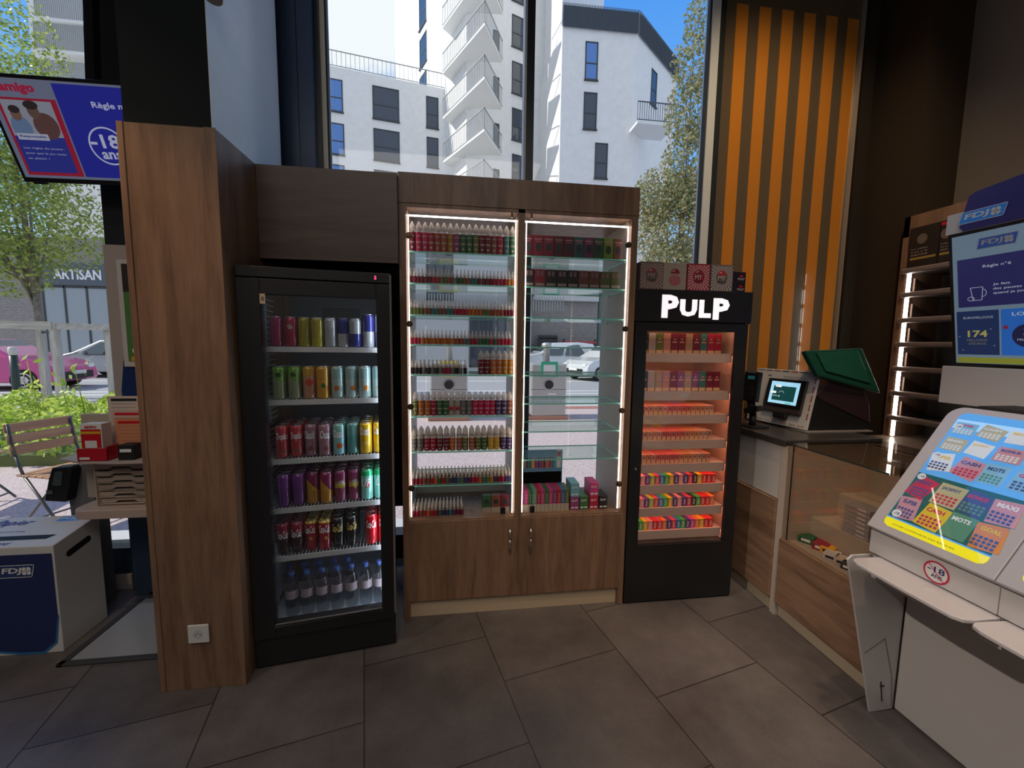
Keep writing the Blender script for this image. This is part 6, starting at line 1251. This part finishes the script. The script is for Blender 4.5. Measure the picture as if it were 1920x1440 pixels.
org = thing('slip_organizer', 'beige slip organizer with stepped slots on the play stand table', 'organizer', (-1.66, 2.24, zt), 0)
MB().box(-.12, -.115, -.05, .08, .0, .225).box(.12, .125, -.05, .08, 0, .225).box(-.12, .12, .075, .08, 0, .225).build('side_panel', BEIGE, org)
for k in range(6):
    z = .012+.036*k; MB().prism([(-.115, z), (-.055, z), (-.035, z+.010), (.035, z+.010), (.055, z), (.12, z), (.12, z+.022), (.055, z+.022), (.035, z+.030), (-.035, z+.030), (-.055, z+.022), (-.115, z+.022)], 'y', -.05-.004*k+.02, -.044-.004*k+.02).build('slot_front', mat('organizer_tan', (.46, .36, .29), .4), org)
    MB().box(-.115, .12, -.04, .075, z-.006, z-.003).build('slot_floor', BEIGE, org)
sh_ = thing('slip_holder', 'red slip holder with yellow and red lottery slips on the upper shelf', 'holder', (-1.735, 2.17, zs_))
RH = mat('holder_red', (.50, .012, .03), .3)
MB().box(-.065, .065, -.035, -.031, 0, .062).box(-.065, -.061, -.035, .035, 0, .055).box(.061, .065, -.035, .035, 0, .07).box(-.065, .065, -.035, .035, 0, .004).box(-.065, .065, .031, .035, 0, .06).build('holder_body', RH, sh_, bevel=.001, seg=1)
MB().box(-.055, -.012, -.0362, -.035, .008, .020).build('label', PAPER, sh_)
sl = thing('lottery_slips', 'stack of red and yellow lottery slips standing in the red holder', 'paper', (-1.735, 2.17, zs_+.004)); sm = MB().prism([(-.028, 0), (.028, 0), (.030, .175), (-.026, .175)], 'x', -.048, .042).build('slip_stack', PAPER, sl)
sm.location = (0, 0, 0)
f = MB().box(-.045, .038, -.0295, -.0285, .06, .150).build('red_print', RED, sl); f = MB().box(-.045, .038, -.0300, -.0295, .128, .140).build('yellow_print', mat('slip_yellow', (.75, .42, .03), .5), sl); f = MB().box(-.030, .020, -.0302, -.0295, .06, .095).build('number_grid', PAPER, sl); text('amigo', (-.028, -.0300, .152), X3, Z3, .05, .018, RED, sl, bold=.03)
for k, (dx, dz, lab, cc2) in enumerate(((.055, .20, 'tall white rules leaflet standing behind the red slip holder', (.62, .52, .46)), (.025, .13, 'fanned pink lottery leaflet behind the red slip holder', (.60, .42, .36)), (.06, .09, 'orange lottery leaflet beside the red slip holder', (.62, .25, .12)))):
    t = thing('leaflet', lab, 'leaflet', (-1.665+.02*k, 2.245-.012*k, zs_), 0, 'leaflets on the play stand'); l2 = MB().box(-.07, .07, 0, .004, 0, dz+.10).build('sheet', mat(f'leaflet_{k}', cc2, .6), t)
    MB().box(-.055, .06, -.0008, 0, dz+.075, dz+.088).build('heading_print', TXK if k == 0 else RED, l2); f = MB()
    for j in range(5): f.box(-.055, .055, -.0008, 0, dz+.06-.018*j, dz+.062-.018*j)
    f.build('line_print', mat('leaflet_lines', (.35, .22, .2), .6), l2)
pn_ = thing('black_box', 'small black counter box beside the red slip holder', 'box', (-1.60, 2.17, zs_)); MB().box(-.03, .04, -.03, .03, 0, .075).build('casing', MATTB, pn_, bevel=.003); MB().box(-.02, .03, -.031, -.03, .04, .055).build('print', TXW, pn_)
te = thing('ticket_scanner', 'black ticket scanner on a grey slanted post behind the paper bin', 'scanner', (-2.02, 2.42, 0))
s1_ = PY(103, 925, 2.42); s2_ = PY(172, 870, 2.42)
wb_(MB().prism([(s1_.x+.09, 0), (s1_.x+.19, 0), (s1_.x+.19, s2_.z-.10), (s1_.x+.155, s2_.z), (s1_.x+.06, s2_.z-.02), (s1_.x+.075, .3)], 'y', 2.42, 2.50), 'post', mat('scanner_grey', (.15, .14, .14), .5), te)
wb_(MB().prism([(s1_.x, s1_.z-.02), (s1_.x+.03, s2_.z-.06), (s1_.x+.05, s2_.z), (s1_.x+.13, s2_.z+.005), (s1_.x+.14, s2_.z-.02), (s1_.x+.10, s1_.z-.03)], 'y', 2.36, 2.42), 'scanner_head', BLACK, te, bevel=.005)
wb_(MB().prism([(s1_.x+.045, s2_.z-.095), (s1_.x+.065, s2_.z-.02), (s1_.x+.10, s2_.z-.018), (s1_.x+.088, s2_.z-.095)], 'y', 2.357, 2.36), 'display', mat('scanner_screen', (.06, .08, .09), .2), te)
wb_(MB().box(s1_.x+.02, s1_.x+.05, 2.352, 2.36, s1_.z+.02, s1_.z+.04), 'reader_window', CHROME, te)
mt = thing('floor_mat', 'pale grey board framed by a dark rubber edge on the floor behind the pillar', 'mat', (-1.5, 2.2, 0))
wb_(MB().prism([(-1.80, 1.99), (-1.26, 1.99), (-1.26, 2.46), (-1.80, 2.46)], 'z', 0, .006), 'board', mat('mat_board', (.36, .37, .40), .35), mt)
wb_(MB().box(-1.825, -1.265, 1.965, 1.995, 0, .012).box(-1.825, -1.795, 1.965, 2.46, 0, .012), 'rubber_edge', mat('rubber_grey', (.055, .055, .06), .6), mt, bevel=.003)
# protos that nothing used are removed
for o in list(bpy.data.objects):
    if o.parent is None and o.get('label') == '':
        for ch in list(o.children_recursive): bpy.data.objects.remove(ch)
        bpy.data.objects.remove(o)
